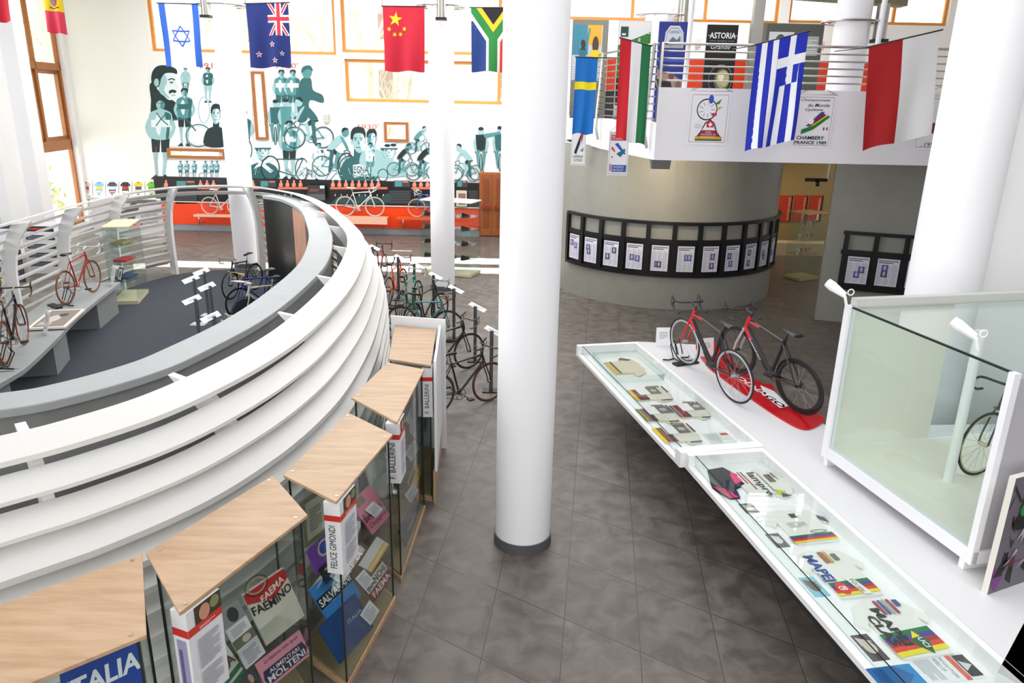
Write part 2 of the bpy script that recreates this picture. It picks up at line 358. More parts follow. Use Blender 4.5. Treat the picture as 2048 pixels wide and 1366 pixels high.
# ---- outside, seen through the glass
g = MB(); g.box(-60, 60, 29, 90, -2.3, -2); struct('ground', g, mat('#8f9a70', .9, noise=.3, nscale=.6))
bf = MB(); bx0, bx1 = -9, 10; bf.box(bx0, bx1, 48, 56, -2, 15)
bld = thing('apartment_house', 'pale plastered house with brown shutters outside the far windows', 'house', (0, 48, -2))
bf.build('wall', mat('#e9e4da', .9), bld)
for (xp, ya_, yb_) in ((770, 78, 28), (772, 196, 141), (1012, 78, 28), (1012, 196, 141)):
    s = MB(); a = yd(xp-13, ya_, 47.9); c = yd(xp+13, yb_, 47.9); s.box(a.x, c.x, 47.85, 47.98, a.z, c.z); s.build('shutter', mat('#a08478', .7), bld)
rr = MB(); rr.box(bx0-.5, bx1+.5, 47.4, 57, 15, 15.5); rr.build('roof', mat('#9a5a40', .8), bld)
def branchy(mb, p, d, l, r, dep, rnd):
    q = p+d*l; mb.tube([p, p+d*l*.5+V((rnd.uniform(-.05, .05)*l,)*3), q], [r, r*.85, r*.7], 5)
    if dep == 0: return
    for k in range(3 if dep > 1 else 4):
        nd = (d+V((rnd.uniform(-.8, .8), rnd.uniform(-.6, .6), rnd.uniform(-.25, .6)))).normalized(); branchy(mb, q if k else p+d*l*.6, nd, l*rnd.uniform(.55, .8), r*.6, dep-1, rnd)
def tree(x, y, h, seed, label, z0=-2):
    rnd = random.Random(seed); t = thing('bare_tree', label, 'tree', (x, y, z0), group='bare winter trees outside')
    mb = MB(); branchy(mb, V((x, y, z0)), V((rnd.uniform(-.1, .1), 0, 1)), h*.35, h*.02, 5, rnd); mb.build('trunk', mat('#b9b2a8', .9), t); return t
TREES = [(-23, 33, 12, 'bare winter tree right outside the tall side window'), (-26, 38, 14, 'bare winter tree further back behind the side window'), (-15, 34, 13, 'bare tree outside the far glazing left of the star flag'),
         (-10, 36, 12, 'bare tree outside the far glazing between the two left flags'), (-6.6, 38, 13, 'bare tree beyond the far glazing right of the second flag'), (3.4, 38, 12, 'slim bare tree outside the window beside the far column'), (-20, 30, 9, 'low bare tree close to the side window')]
for i, (x, y, h, lb) in enumerate(TREES): tree(x, y, h, 10+i, lb)
bs = MB(); rnd = random.Random(3)
for k in range(900):
    p = V((rnd.uniform(-27, -17), rnd.uniform(29.5, 33), rnd.uniform(-1.8, 1.0+rnd.random()*1.2))); q = V((rnd.gauss(0, .12), rnd.gauss(0, .12), rnd.gauss(0, .12))); q2 = V((rnd.gauss(0, .12), rnd.gauss(0, .12), rnd.gauss(0, .12)))
    bs.face([p, p+q, p+q+q2, p+q2])
tag(bs.build('shrubbery', mat('#a9a878', .9, noise=.3, nscale=2)), 'low yellowish winter shrubs outside the bottom of the side window', 'shrub', kind='stuff')

# ================================================================ columns
def column(name, x, y, r, z1, label, z0=0, base=True):
    t = thing('column', label, 'column', (x, y, z0))
    c = MB(); c.cyl((x, y), r, z0+(.12 if base else 0), z1, 48); c.build('shaft', mat('#f5f5f9', .6), t)
    if base: c = MB(); c.cyl((x, y), r+.015, z0, z0+.12, 48); c.build('base_ring', mat('#55565a', .5), t)
    return t
c1 = column('c', .16, 7.22, .3, WZ+.6, 'thick white column in the middle of the tiled aisle')
c2 = column('c', -1.8, 18.77, .3, WZ+.6, 'white column beside the glass shelf case, far behind the row of bikes')
c3 = column('c', -7.6, 21.0, .33, WZ+.6, 'white column standing behind the slatted ring, left of the others')
def collar(tl, x, y, z, R_, lamps, r=.3):
    c = MB(); c.ring((x, y, z), R_, .035, 'z', 36, 8, ry=.02); c.ring((x, y, z+.0), R_-.12, .02, 'z', 36, 6, ry=.015)
    for k in range(6):
        a = pi/3*k; c.tube([(x+cos(a)*r, y+sin(a)*r, z), (x+cos(a)*R_, y+sin(a)*R_, z)], .018, 6)
    tag(c.build('lamp_ring', STEEL), tl, 'lamp ring')
    for (a, lab) in lamps:
        X, Y = x+cos(a)*(R_-.03), y+sin(a)*(R_-.03); s = thing('spotlight', lab, 'spotlight', (X, Y, z))
        b_ = MB(); b_.cyl((X, Y), .11, z-.28, z+.3, 24); b_.build('housing', STEEL, s)
        b_ = MB(); b_.box(X-.12, X+.12, Y-.13, Y+.1, z-.34, z-.28); b_.build('shutter_frame', BLACK, s)
        b_ = MB(); b_.box(X-.085, X+.085, Y-.1, Y+.07, z-.345, z-.335); b_.build('lens', mat('#d8d8da', .3), s)
z2 = yd(892, 10, 18.4).z; collar('steel lamp ring around the column beside the glass shelf case', -1.8, 18.77, z2, .55, [(-pi/2+.12, 'steel cylinder spotlight on the ring right of the red flag')])
z3 = yd(446, 8, 20.2).z; collar('steel lamp ring around the left column', -7.52, 20.57, z3, .6, [(-pi/2-.35, 'steel cylinder spotlight on the ring right of the star flag')])
# right hand column and the wall pier behind it
column('c', 5.42, 9.25, .42, WZ+.6, 'broad white column behind the glass showcase at the right', base=True)
b = MB(); b.prism([(5.5, 9.35), (14.5, 9.35), (14.5, 9.6), (5.5, 9.6)], 0, 9); struct('wall_near_right', b, WHITE)
# ================================================================ slatted ring
RING = [(-8.9, 6.0), (-8.3, 4.3), (-7.0, 3.1), (-5.3, 3.0), (-4.2, 3.65), (-3.34, 4.42), (-3.01, 4.75), (-2.66, 5.25), (-2.42, 5.85), (-2.22, 6.6), (-2.1, 7.5), (-2.07, 8.9), (-2.15, 10.24), (-2.35, 11.76), (-2.63, 13.06), (-3.0, 14.2), (-3.75, 16.1), (-4.5, 17.7), (-5.45, 19.2), (-6.85, 20.41), (-8.1, 20.45), (-9.1, 19.75), (-9.62, 18.2), (-9.62, 16.06), (-9.45, 14.24), (-9.3, 12.0), (-9.15, 9.0)]
RP = spline([(x, y, 0) for x, y in RING], 8, True); NR = len(RP)
RN = []
for i in range(NR):
    d = (RP[(i+1) % NR]-RP[i-1]).normalized(); RN.append(V((d.y, -d.x, 0)))
cen = V((-6, 11.5, 0))
if sum((RP[i]-cen).dot(RN[i]) for i in range(NR)) < 0: RN = [-n for n in RN]
def near(x, y): return min(range(NR), key=lambda i: (RP[i]-V((x, y, 0))).length)
iL, iR = near(-9.1, 19.75), near(-7.05, 20.4)          # doorway posts
OFF = [0, .18, .32, .44, .5, .53, .54, .54, .54, .53, .52, .5]
PITCHZ = .2; ZT = 2.28
def offz(z):
    s_ = max(0, min(10.99, (ZT-z)/PITCHZ)); k = int(s_); return OFF[k]+(OFF[k+1]-OFF[k])*(s_-k)
# the far side leans less than the near side
def lean(i):
    y = RP[i].y; return 1.0 if y < 6 else max(.62, 1-.38*(y-6)/4)
scr = thing('slatted_screen', 'big curved white louvred screen ringing the dark carpeted area', 'screen', (-6, 11.5, 0))
def slat(k, seq, closed=False):
    z = ZT-k*PITCHZ; wd, rise, th = (.30, .07, .04) if k == 0 else (.21, .095, .03) if k < 3 else (.23, .13, .05)
    mb = MB(); prev = None; first = None
    for i in seq:
        o = OFF[k]*lean(i); A = RP[i]+RN[i]*o; B = RP[i]+RN[i]*(o-wd)
        q = [mb.b.verts.new(A+V((0, 0, z))), mb.b.verts.new(A+V((0, 0, z-th))), mb.b.verts.new(B+V((0, 0, z+rise-th))), mb.b.verts.new(B+V((0, 0, z+rise)))]
        if prev:
            for a in range(4): f_ = mb.b.faces.new((prev[a], prev[(a+1) % 4], q[(a+1) % 4], q[a]))
        else: first = q
        prev = q
    if closed:
        for a in range(4): mb.b.faces.new((prev[a], prev[(a+1) % 4], first[(a+1) % 4], first[a]))
    else: mb.b.faces.new(first); mb.b.faces.new(prev[::-1])
    mb.build('slat', SLAT, scr)
full = list(range(NR))
lo, hi = min(iL, iR), max(iL, iR)
part = [(hi+j) % NR for j in range(NR-(hi-lo)+1)]
for k in range(11): slat(k, full if k < 2 else part, k < 2)
def fin(i, zb=0.0):
    mb = MB(); T = V((RN[i].y, -RN[i].x, 0))*.035; prof = []
    zs = [ZT+.0, 2.0, 1.7, 1.4, 1.1, .8, .5, .25, zb]; L_ = lean(i)
    outer = [(offz(z)*L_-.16, z-.02 if z == ZT else z) for z in zs]; inner = [(offz(z)*L_-(.52 if z > 2.1 else .42), z+(.05 if z == ZT else 0)) for z in zs]
    pr = None
    for (a, za_), (c, zc_) in zip(outer, inner):
        q = [mb.b.verts.new(RP[i]+RN[i]*a+V((0, 0, za_))+T), mb.b.verts.new(RP[i]+RN[i]*a+V((0, 0, za_))-T), mb.b.verts.new(RP[i]+RN[i]*c+V((0, 0, zc_))-T), mb.b.verts.new(RP[i]+RN[i]*c+V((0, 0, zc_))+T)]
        if pr:
            for e in range(4): mb.b.faces.new((pr[e], pr[(e+1) % 4], q[(e+1) % 4], q[e]))
        else: mb.b.faces.new(q)
        pr = q
    mb.b.faces.new(pr[::-1]); mb.build('fin', mat('#eeeeed', .4), scr)
fins = [iL, iR]
for (x, y) in ((-9.62, 17.9), (-9.5, 15.75), (-9.4, 13.6), (-9.25, 11.6), (-9.1, 9.5), *[tuple(gz(px_+18, py_+6, 2.28))[:2] for px_, py_ in ((20, 850), (355, 760), (585, 632), (665, 552), (690, 492), (682, 448), (655, 420), (612, 398))]): fins.append(near(x, y))
for i in fins: fin(i)
# concrete parapet inside the ring
CO = [(-6.6, 4.7), (-5.3, 4.95), (-4.07, 5.45), (-3.62, 5.8), (-3.22, 6.4), (-3.03, 7.0), (-2.82, 8.14), (-2.77, 9.6), (-2.86, 11.3), (-3.22, 13.2), (-3.69, 14.9), (-4.48, 17.2), (-5.43, 18.95), (-6.2, 19.7)]
CP = spline([(x, y, 0) for x, y in CO], 8)
def normals(P): 
    o = []
    for i in range(len(P)):
        d = (P[min(i+1, len(P)-1)]-P[max(i-1, 0)]).normalized(); o.append(V((-d.y, d.x, 0)))
    return o
CN = normals(CP)      # points to the inside of the ring
def ribbon(P, N, o0, o1, z0, z1, i0=0, i1=None):
    mb = MB(); i1 = len(P)-1 if i1 is None else i1; pr = None
    for i in range(i0, i1+1):
        A, B = P[i]+N[i]*o0, P[i]+N[i]*o1
        q = [mb.b.verts.new((A.x, A.y, z0)), mb.b.verts.new((B.x, B.y, z0)), mb.b.verts.new((B.x, B.y, z1)), mb.b.verts.new((A.x, A.y, z1))]
        if pr:
            for a in range(4): mb.b.faces.new((pr[a], pr[(a+1) % 4], q[(a+1) % 4], q[a]))
        else: mb.b.faces.new(q)
        pr = q
    mb.b.faces.new(pr[::-1]); return mb
pw = thing('parapet_wall', 'curved grey concrete wall inside the white louvred ring', 'wall', (-4, 12, 0))
ribbon(CP, CN, .04, .36, 0, 2.12).build('wall_body', CONC, pw)
ribbon(CP, CN, 0, .42, 2.12, 2.2).build('coping', mat('#a9adae', .5, noise=.04, nscale=4), pw, bevel=.01)
def cnear(x, y): return min(range(len(CP)), key=lambda i: (CP[i]-V((x, y, 0))).length)
nP = len(CP)-1; ia = cnear(-5.0, 18.1); ib = cnear(-4.2, 16.4); ic = cnear(-3.5, 14.1)
for lab, a, c, mm in (('black wall panel', ia, nP, mat('#17191a', .3)), ('pinkish wooden wall panel', ib, ia, mat('#d29a80', .35, noise=.18, nscale=3)), ('dark brown wall panel', ic, ib, mat('#3a3330', .22))):
    o = ribbon(CP, CN, .37, .40, .05, 2.1, a, c).build('wall_panel', mm, pw); o['label'] = lab
# carpet
cp = MB(); cp.face([(RP[i]-RN[i]*.1+V((0, 0, .012))) for i in range(NR)]); tag(cp.build('carpet', mat('#3c4048', .95, noise=.12, nscale=40)), 'dark blue-grey carpet filling the louvred ring', 'carpet')
# curved bench on the left inside the ring
BE = [(-7.1, 8.2), (-7.18, 10.03), (-7.25, 10.6), (-7.62, 12.0), (-7.92, 13.0), (-8.25, 14.4), (-8.55, 15.9)]
BP = spline([(x, y, 0) for x, y in BE], 6); BN = normals(BP)
be = thing('display_bench', 'long curved grey bench carrying the old bicycles inside the ring', 'bench', (-8, 12.5, 0))
ribbon(BP, BN, 0, .95, .62, .7).build('bench_top', mat('#9a9d9e', .45, noise=.04), be, bevel=.008)
for (x, y) in ((-8.75, 15.25), (-8.15, 12.2), (-7.7, 9.4)):
    i = min(range(len(BP)), key=lambda k: (BP[k]-V((x, y, 0))).length); i = min(i, len(BP)-4)
    ribbon(BP, BN, .12, .8, .012, .62, max(0, i-2), i+3).build('bench_foot', mat('#8f9493', .5), be)
# ================================================================ right: drum, side wall, balcony
def arcwall(c, R_, a0, a1, z0, z1, th, n=48):
    mb = MB(); pr = None
    for k in range(n+1):
        a = a0+(a1-a0)*k/n; q = []
        for r_, z in ((R_, z0), (R_, z1), (R_-th, z1), (R_-th, z0)): q.append(mb.b.verts.new((c[0]+r_*cos(a), c[1]+r_*sin(a), z)))
        if pr:
            for e in range(4): f_ = mb.b.faces.new((pr[e], pr[(e+1) % 4], q[(e+1) % 4], q[e])); f_.smooth = False
        else: mb.b.faces.new(q)
        pr = q
    mb.b.faces.new(pr[::-1]); return mb
DC = (3.95, 20.0); DR = 2.85
b = arcwall(DC, DR, 0, 2*pi, 0, 3.68, .2, 96); struct('wall_drum', b, GREYW)
# black picture rail grid around the drum and on the wall beyond
def zdrum(x, y, ux, uy):
    return CAMH+ray(x, y).z*hypot(ux, uy)/hypot(ray(x, y).x, ray(x, y).y)
zt_, zm_, zn_, zb_ = 2.0, 1.66, 1.56, .86
AL, AR = R(206), R(358)
gr = thing('picture_grid', 'long black grid frame of newspaper pages wrapped round the grey drum', 'frame', (DC[0], DC[1]-DR, 1))
FR = mat('#08080a', .35)
for (z0, z1, o0) in ((zt_, zt_+.07, .10), (zm_, zn_+.0, .06), (zb_-.07, zb_, .10)):
    z0, z1 = min(z0, z1), max(z0, z1); arcwall(DC, DR+o0, AL, AR, z0, z1, o0-.002, 60).build('rail', FR, gr)
arcwall(DC, DR+.03, AL, AR, zb_, zn_, .028, 60).build('back_panel', FR, gr)
NC = 13
for k in range(NC+1):
    a = AL+(AR-AL)*k/NC; arcwall(DC, DR+.08, a-.017, a+.017, zb_, zt_, .078, 2).build('post', FR, gr)
rnd = random.Random(8)
def page(art, seed):
    r_ = random.Random(seed); art.rect(0, 0, 1, 1, '#e4e4ee'); art.rect(.06, .9, .94, .95, '#8c8ca0'); art.rect(.06, .84, .7, .875, '#5a5a70')
    for cx in range(3): art.lines(.06+cx*.31, .06, .06+cx*.31+.26, .8, 16, '#b3b3c4', .4)
    for k in range(2):
        x = r_.uniform(.1, .6); y = r_.uniform(.1, .55); art.rect(x, y, x+.28, y+.24, r_.choice(['#3b3d5c', '#5b4a86', '#4b5aa0'])); art.ell(x+.14, y+.13, .07, .09, '#b9b4cc')
for k in range(NC):
    a = AL+(AR-AL)*(k+.5)/NC; da = (AR-AL)/NC; wv = (DR+.035)*da*.66
    T = V((-sin(a), cos(a), 0)); n_ = V((cos(a), sin(a), 0)); C_ = V((DC[0], DC[1], 0))+n_*(DR+.04)
    A = Art(C_-T*wv/2+V((0, 0, zb_+.06)), T*wv, V((0, 0, zn_-zb_-.1)), n_, .001); page(A, k)
    tag(A.build('newspaper_page'), '%s newspaper page from the left in the black frame round the drum' % ['first', 'second', 'third', 'fourth', 'fifth', 'sixth', 'seventh', 'eighth', 'ninth', 'tenth', 'eleventh', 'twelfth', 'thirteenth'][k], 'newspaper', 'newspaper pages on the grey drum')
# wall right of the drum
WA, WB = V((6.9, 16.55, 0)), V((11.5, 14.9, 0)); wd_ = (WB-WA).normalized(); wn_ = V((wd_.y, -wd_.x, 0))
b = MB(); b.slab(WA, WB-WA, V((0, 0, 3.66)), -wn_*.45); struct('wall_exhibit', b, GREYW)
g2 = thing('picture_grid', 'short black grid frame with newspapers on the flat wall right of the drum', 'frame', tuple(WA+wd_*.9))
def wbox(u0, u1, z0, z1, d0, d1): m_ = MB(); m_.slab(WA+wd_*u0+wn_*d0+V((0, 0, z0)), wd_*(u1-u0), V((0, 0, z1-z0)), wn_*(d1-d0)); return m_
u0_ = .42
wbox(u0_-.08, u0_+3.2, zt_, zt_+.07, .002, .1).build('rail', FR, g2); wbox(u0_-.08, u0_+3.2, zn_, zm_, .002, .06).build('rail', FR, g2); wbox(u0_-.12, u0_+3.2, zb_-.08, zb_, .002, .12).build('rail', FR, g2); wbox(u0_, u0_+3.2, zb_, zn_, .002, .03).build('back_panel', FR, g2)
for k in range(7): wbox(u0_+k*.6-.05, u0_+k*.6+.05, zb_, zt_, .002, .08).build('post', FR, g2)
for k in range(4):
    A = Art(WA+wd_*(u0_+k*.6+.085)+wn_*.035+V((0, 0, zb_+.06)), wd_*.44, V((0, 0, zn_-zb_-.1)), wn_, .001); page(A, 50+k)
    tag(A.build('newspaper_page'), ['leftmost', 'second', 'third', 'fourth'][k]+' newspaper page in the frame on the flat grey wall', 'newspaper', 'newspaper pages on the flat wall')
# back of the low area: ochre wall, red panels, wooden bench
b = MB(); b.box(5.5, 14.4, 25.6, 25.8, 0, 3.66); struct('wall_lower_back', b, mat('#a08a58', .7))
rp = [(1524, 1552), (1554, 1582), (1584, 1612), (1614, 1642)]
for k, (a, c) in enumerate(rp):
    p0 = yd(a, 443, 25.565); p1 = yd(c-2, 391, 25.565); p1.x = yd(c-2, 443, 25.565).x
    A = Art(V((p0.x, 25.565, p0.z)), V((p1.x-p0.x, 0, 0)), V((0, 0, p1.z-p0.z)), V((0, -1, 0)), .003); A.rect(0, 0, 1, 1, '#c0391c'); A.rect(.9, 0, 1, 1, '#1a1413')
    nm = ['GREG LEMOND', 'ANTONIN MAGNE', 'LORENZO MAGNI', 'E'][k]
    for t_, x in ((nm, .7),):
        vs, fs = text_geo(t_); A.lay += 1; A.items.append(([(x+.16*(1-v[1])-.02, .06+.86*v[0]) for v in vs], fs, '#f0d8c8', A.lay))
    tag(A.build('name_panel', base=(mat('#8c2b18', .5), .03, 0, 0, 1, 1)), 'red name panel on the ochre wall, '+['leftmost', 'second', 'third', 'rightmost'][k]+' of four', 'panel', 'red panels under the balcony')
a_ = gz(1500, 515); c_ = gz(1645, 520); b = MB(); b.box(a_.x-.3, c_.x+1.5, 24.3, 24.9, 0, .4); tag(b.build('plinth', mat('#c9b795', .6)), 'low pale plinth at the foot of the ochre wall', 'plinth')
# balcony slab, fascia and floor
BX = 2.48
bal = MB()
bal.prism([(BX, 14), (9.2, 14), (9.2, 26.7), (.9, 26.7), (1.55, 20), (1.9, 17)], 3.7, 4.28)
struct('floor_balcony', bal, [mat('#e9e9ec', .6)])
fa = MB(); fa.box(BX, 9.2, 13.86, 14, 3.66, 4.9); struct('trim_fascia', fa, mat('#ececf0', .5))
fa = MB(); fa.slab((BX, 13.86, 3.66), (-.62, 3.2, 0), (0, 0, .64), (.14, .03, 0)); fa.slab((1.86, 17.06, 3.66), (-.98, 9.6, 0), (0, 0, .64), (.14, .02, 0)); struct('trim_fascia_side', fa, mat('#ececf0', .5))
# railings
rl = thing('balcony_railing', 'horizontal steel bar railing along the front of the balcony', 'railing', (BX, 14, 4.9))
zr = [5.62, 5.5, 5.38, 5.26, 5.14, 5.02]
for i, z in enumerate(zr):
    c = MB(); c.tube([(BX, 13.95, z), (9.2, 13.95, z)], .022 if i == 0 else .014, 8); c.build('rail', STEEL, rl)
for x in (BX+.02, 4.55, 6.2, 7.9): c = MB(); c.box(x-.02, x+.02, 13.9, 13.98, 4.1 if x == BX+.02 else 4.9, 5.64); c.build('post', STEEL, rl)
r2 = thing('balcony_railing', 'slanting steel bar railing on the left flank of the balcony with curved posts', 'railing', (1.9, 17, 4.3))
for i in range(11):
    z = 5.62-i*.125; c = MB(); c.tube([(BX-.05, 13.95, z), (1.83, 17.06, z), (.85, 26.5, z)], .02 if i == 0 else .013, 8); c.build('rail', STEEL, r2)
for t_, (x, y) in enumerate(((2.42, 14.1), (1.84, 17.1), (1.55, 20))):
    c = MB(); c.tube([(x-.03, y, 5.64), (x-.06, y, 5.0), (x-.1, y, 4.4), (x-.1, y, 4.1), (x-.04, y, 3.85)], .03, 6); c.build('post', STEEL, r2)
# overhead beam, steel post and pole above the balcony
b = MB(); p = yd(1540, -8, 14.6); q = yd(1815, 12, 14.6); b.slab(p, q-p, V((0, 0, .17)), V((0, .3, 0))); tag(b.build('steel_beam', mat('#7d7c5c', .5, .3)), 'olive grey steel beam crossing above the balcony railing', 'beam')
b = MB(); p = yd(1510, 95, 14.2); b.box(p.x-.09, p.x+.09, 14.15, 14.3, 4.9, 8.9); tag(b.build('steel_post', mat('#a5a39a', .35, .7)), 'flat steel post rising from the railing left of the blue-striped flag', 'post')
for x, y, lb in ((1369, 170, 'thin white pole in front of the blue banner'), (1752, 100, 'thin white pole left of the red and white flag')):
    p = yd(x, y, 14.1); b = MB(); b.tube([(p.x, 14.1, 4.9), (p.x+.06, 14.1, 8.9)], .045, 10); tag(b.build('white_pole', WHITE), lb, 'pole')
# ================================================================ far wall: mural, exhibits
T0, T1, T2, T3, T4 = '#12292b', '#2a6264', '#4f9092', '#9cc4c6', '#dbe9ea'
class PArt(Art):
    "artwork measured on the photograph and laid on a wall plane y = const"
    def __init__(s, Y, eps=.003, rough=.6): Art.__init__(s, n=(0, -1, 0), eps=eps, rough=rough); s.Y = Y; s.cap = .05
    def make(s, name, parent=None, base=None): return s.build(name, parent, warp=lambda u, v: yd(u, v, s.Y))
    def poly(s, pts, c):
        pts = list(pts)
        if len(pts) > 4: pts = [(q.x, q.y) for q in spline([(a, b, 0) for a, b in pts], 3, True)]
        return Art.poly(s, pts, c)
    def text(s, t, x0, y0, x1, y1, c, bold=0, shear=0, fn=None): return Art.text(s, t, x0, y1, x1, y0, c, bold, shear, fn)
def stand(A, x, y, h, c=(T0, T2, T0), lean=0, skin=T3, arms=1):
    w = h*.108; t = y-h
    for s_ in (-1, 1):
        A.poly([(x+s_*w*.15, y-h*.48), (x+s_*w*1.0, y-h*.48), (x+s_*w*.75, y-h*.22), (x+s_*w*.6, y-h*.02), (x+s_*w*1.1, y), (x+s_*w*.25, y), (x+s_*w*.3, y-h*.22)], skin)
        A.poly([(x, y-h*.54), (x+s_*w*1.1, y-h*.54), (x+s_*w*.95, y-h*.33), (x+s_*w*.1, y-h*.33)], c[2])
        A.poly([(x+s_*w*.5, y-h*.06), (x+s_*w*1.15, y), (x+s_*w*.1, y)], T0)
        if arms: A.poly([(x+s_*w*1.1, t+h*.2), (x+s_*w*1.75, t+h*.36), (x+s_*w*1.2, t+h*.5), (x+s_*w*.9, t+h*.48), (x+s_*w*1.3, t+h*.36), (x+s_*w*.7, t+h*.25)], skin)
    A.poly([(x-w*.35, t+h*.14), (x+w*.35, t+h*.14), (x+w*1.3, t+h*.2), (x+w*1.15, t+h*.34), (x+w*1.0, t+h*.5), (x-w*1.0, t+h*.5), (x-w*1.15, t+h*.34), (x-w*1.3, t+h*.2)], c[1])
    A.poly([(x+w*.45, t+h*.18), (x+w*1.2, t+h*.21), (x+w*1.05, t+h*.34), (x+w*.95, t+h*.49), (x+w*.6, t+h*.49), (x+w*.75, t+h*.33)], T1); A.poly([(x-w*.2, t+h*.2), (x+w*.1, t+h*.3), (x-w*.1, t+h*.46), (x-w*.5, t+h*.4), (x-w*.6, t+h*.26)], T4 if c[1] != T4 else T3)
    A.poly([(x-w*1.1, t+h*.27), (x+w*1.1, t+h*.27), (x+w*1.05, t+h*.36), (x-w*1.05, t+h*.36)], c[0] if c[0] != T0 else T4)
    A.rect(x-w*.2, t+h*.12, x+w*.2, t+h*.17, skin); A.ell(x, t+h*.075, w*.5, h*.075, skin); A.ell(x+w*.22, t+h*.08, w*.26, h*.06, T2); A.rect(x-w*.32, t+h*.06, x-w*.08, t+h*.068, T0); A.rect(x+w*.08, t+h*.06, x+w*.32, t+h*.068, T0); A.rect(x-w*.14, t+h*.115, x+w*.14, t+h*.122, T1); A.poly([(x-w*.55, t+h*.07), (x-w*.45, t), (x+w*.45, t), (x+w*.55, t+h*.07), (x+w*.2, t+h*.035), (x-w*.2, t+h*.035)], T0)
def bust(A, x, y, w, h, turtle=T1, skin=T3, hat=0, side=0):
    A.poly([(x-w*.5, y), (x-w*.48, y-h*.32), (x-w*.2, y-h*.45), (x+w*.2, y-h*.45), (x+w*.48, y-h*.32), (x+w*.52, y)], turtle)
    A.poly([(x-w*.14, y-h*.42), (x-w*.13, y-h*.6), (x+w*.14, y-h*.6), (x+w*.15, y-h*.42)], turtle)
    A.ell(x+side*w*.04, y-h*.74, w*.2, h*.22, skin); A.ell(x+side*w*.1+w*.06, y-h*.72, w*.1, h*.17, T4)
    A.poly([(x-w*.22, y-h*.7), (x-w*.23, y-h*.9), (x-w*.1, y-h*1.0), (x+w*.14, y-h*.99), (x+w*.22, y-h*.88), (x+w*.2, y-h*.78), (x+w*.12, y-h*.88), (x-w*.12, y-h*.87), (x-w*.18, y-h*.72)], T0)
    for s_ in (-1, 1):
        A.rect(x+s_*w*.09-w*.05, y-h*.805, x+s_*w*.09+w*.05, y-h*.79, T0); A.ell(x+s_*w*.09, y-h*.765, w*.028, h*.012, T0)
        A.ell(x+s_*w*.205, y-h*.73, w*.025, h*.05, T3)
    A.poly([(x-w*.01, y-h*.77), (x+w*.04, y-h*.68), (x-w*.02, y-h*.68)], T2); A.rect(x-w*.07, y-h*.63, x+w*.07, y-h*.615, T1)
    if hat: A.poly([(x-w*.26, y-h*.82), (x-w*.2, y-h*1.0), (x+w*.2, y-h*1.02), (x+w*.27, y-h*.82)], T4); A.rect(x-w*.28, y-h*.85, x+w*.28, y-h*.81, T1)
def rider(A, x, y, s, d=1, c=T1, leg=T3):
    "side view; x,y midpoint between the wheels on the ground, s wheel radius, d facing"
    P = lambda a, b: (x+d*a*s, y-b*s)
    for a in (-1.35, 1.35): A.circ(*P(a, 1), s, s, s*.09, T0, 26); A.circ(*P(a, 1), s*.9, s*.9, s*.04, T2, 26); A.ell(*P(a, 1), s*.1, s*.1, T1)
    for a in (-1.35, 1.35):
        for k in range(6): A.line([P(a+.9*cos(k*pi/6), 1+.9*sin(k*pi/6)), P(a-.9*cos(k*pi/6), 1-.9*sin(k*pi/6))], s*.02, T2)
    for a, b in (((-1.35, 1), (-.2, .8)), ((-1.35, 1), (-.55, 2.1)), ((-.2, .8), (-.6, 2.5)), ((-.2, .8), (.9, 1.9)), ((-.55, 2.25), (.85, 2.25)), ((.8, 2.5), (1.0, 1.8)), ((1.0, 1.8), (1.35, 1))): A.line([P(*a), P(*b)], s*.11, T2)
    A.circ(*P(-.2, .8), s*.3, s*.3, s*.06, T0, 14)
    A.line([P(.8, 2.5), P(1.15, 2.6), P(1.45, 2.35), P(1.25, 2.05)], s*.09, T0); A.line([P(-.9, 2.6), P(-.3, 2.55)], s*.14, T0)
    A.poly([P(-.75, 2.6), P(-.45, 3.0), P(.35, 2.25), P(.2, 1.95)], T0); A.poly([P(.1, 2.4), P(.4, 2.15), P(.1, 1.2), P(.35, .75), P(.05, .7), P(-.15, 1.15)], leg)
    A.poly([P(-.5, 2.55), P(-.2, 2.5), P(-.35, 1.4), P(-.5, .45), P(-.75, .5), P(-.65, 1.4)], T1)
    A.poly([P(-.85, 2.7), P(-.55, 3.3), P(.15, 4.0), P(.75, 4.1), P(.8, 3.7), P(.3, 3.2), P(-.25, 2.65)], c)
    A.poly([P(.4, 3.95), P(.75, 3.75), P(1.15, 3.1), P(1.3, 2.6), P(1.1, 2.55), P(.85, 3.05)], leg)
    A.ell(*P(.95, 4.35), s*.36, s*.42, leg); A.poly([P(.6, 4.35), P(.65, 4.75), P(1.0, 4.85), P(1.3, 4.65), P(1.0, 4.6)], T0)
def front(A, x, y, h, c=T1):
    A.ell(x, y-h*.2, h*.035, h*.2, T0); A.ell(x, y-h*.2, h*.015, h*.18, T3)
    A.line([(x-h*.13, y-h*.42), (x-h*.1, y-h*.47), (x+h*.1, y-h*.47), (x+h*.13, y-h*.42)], h*.022, T0)
    for s_ in (-1, 1):
        A.poly([(x+s_*h*.03, y-h*.5), (x+s_*h*.11, y-h*.48), (x+s_*h*.09, y-h*.25), (x+s_*h*.06, y-h*.08), (x+s_*h*.035, y-h*.1), (x+s_*h*.05, y-h*.28)], T2)
        A.poly([(x+s_*h*.1, y-h*.8), (x+s_*h*.17, y-h*.65), (x+s_*h*.12, y-h*.45), (x+s_*h*.09, y-h*.47), (x+s_*h*.12, y-h*.64), (x+s_*h*.06, y-h*.74)], T3)
    A.poly([(x-h*.12, y-h*.82), (x+h*.12, y-h*.82), (x+h*.09, y-h*.48), (x-h*.09, y-h*.48)], c); A.ell(x, y-h*.9, h*.06, h*.08, T3); A.ell(x, y-h*.95, h*.06, h*.04, T0)
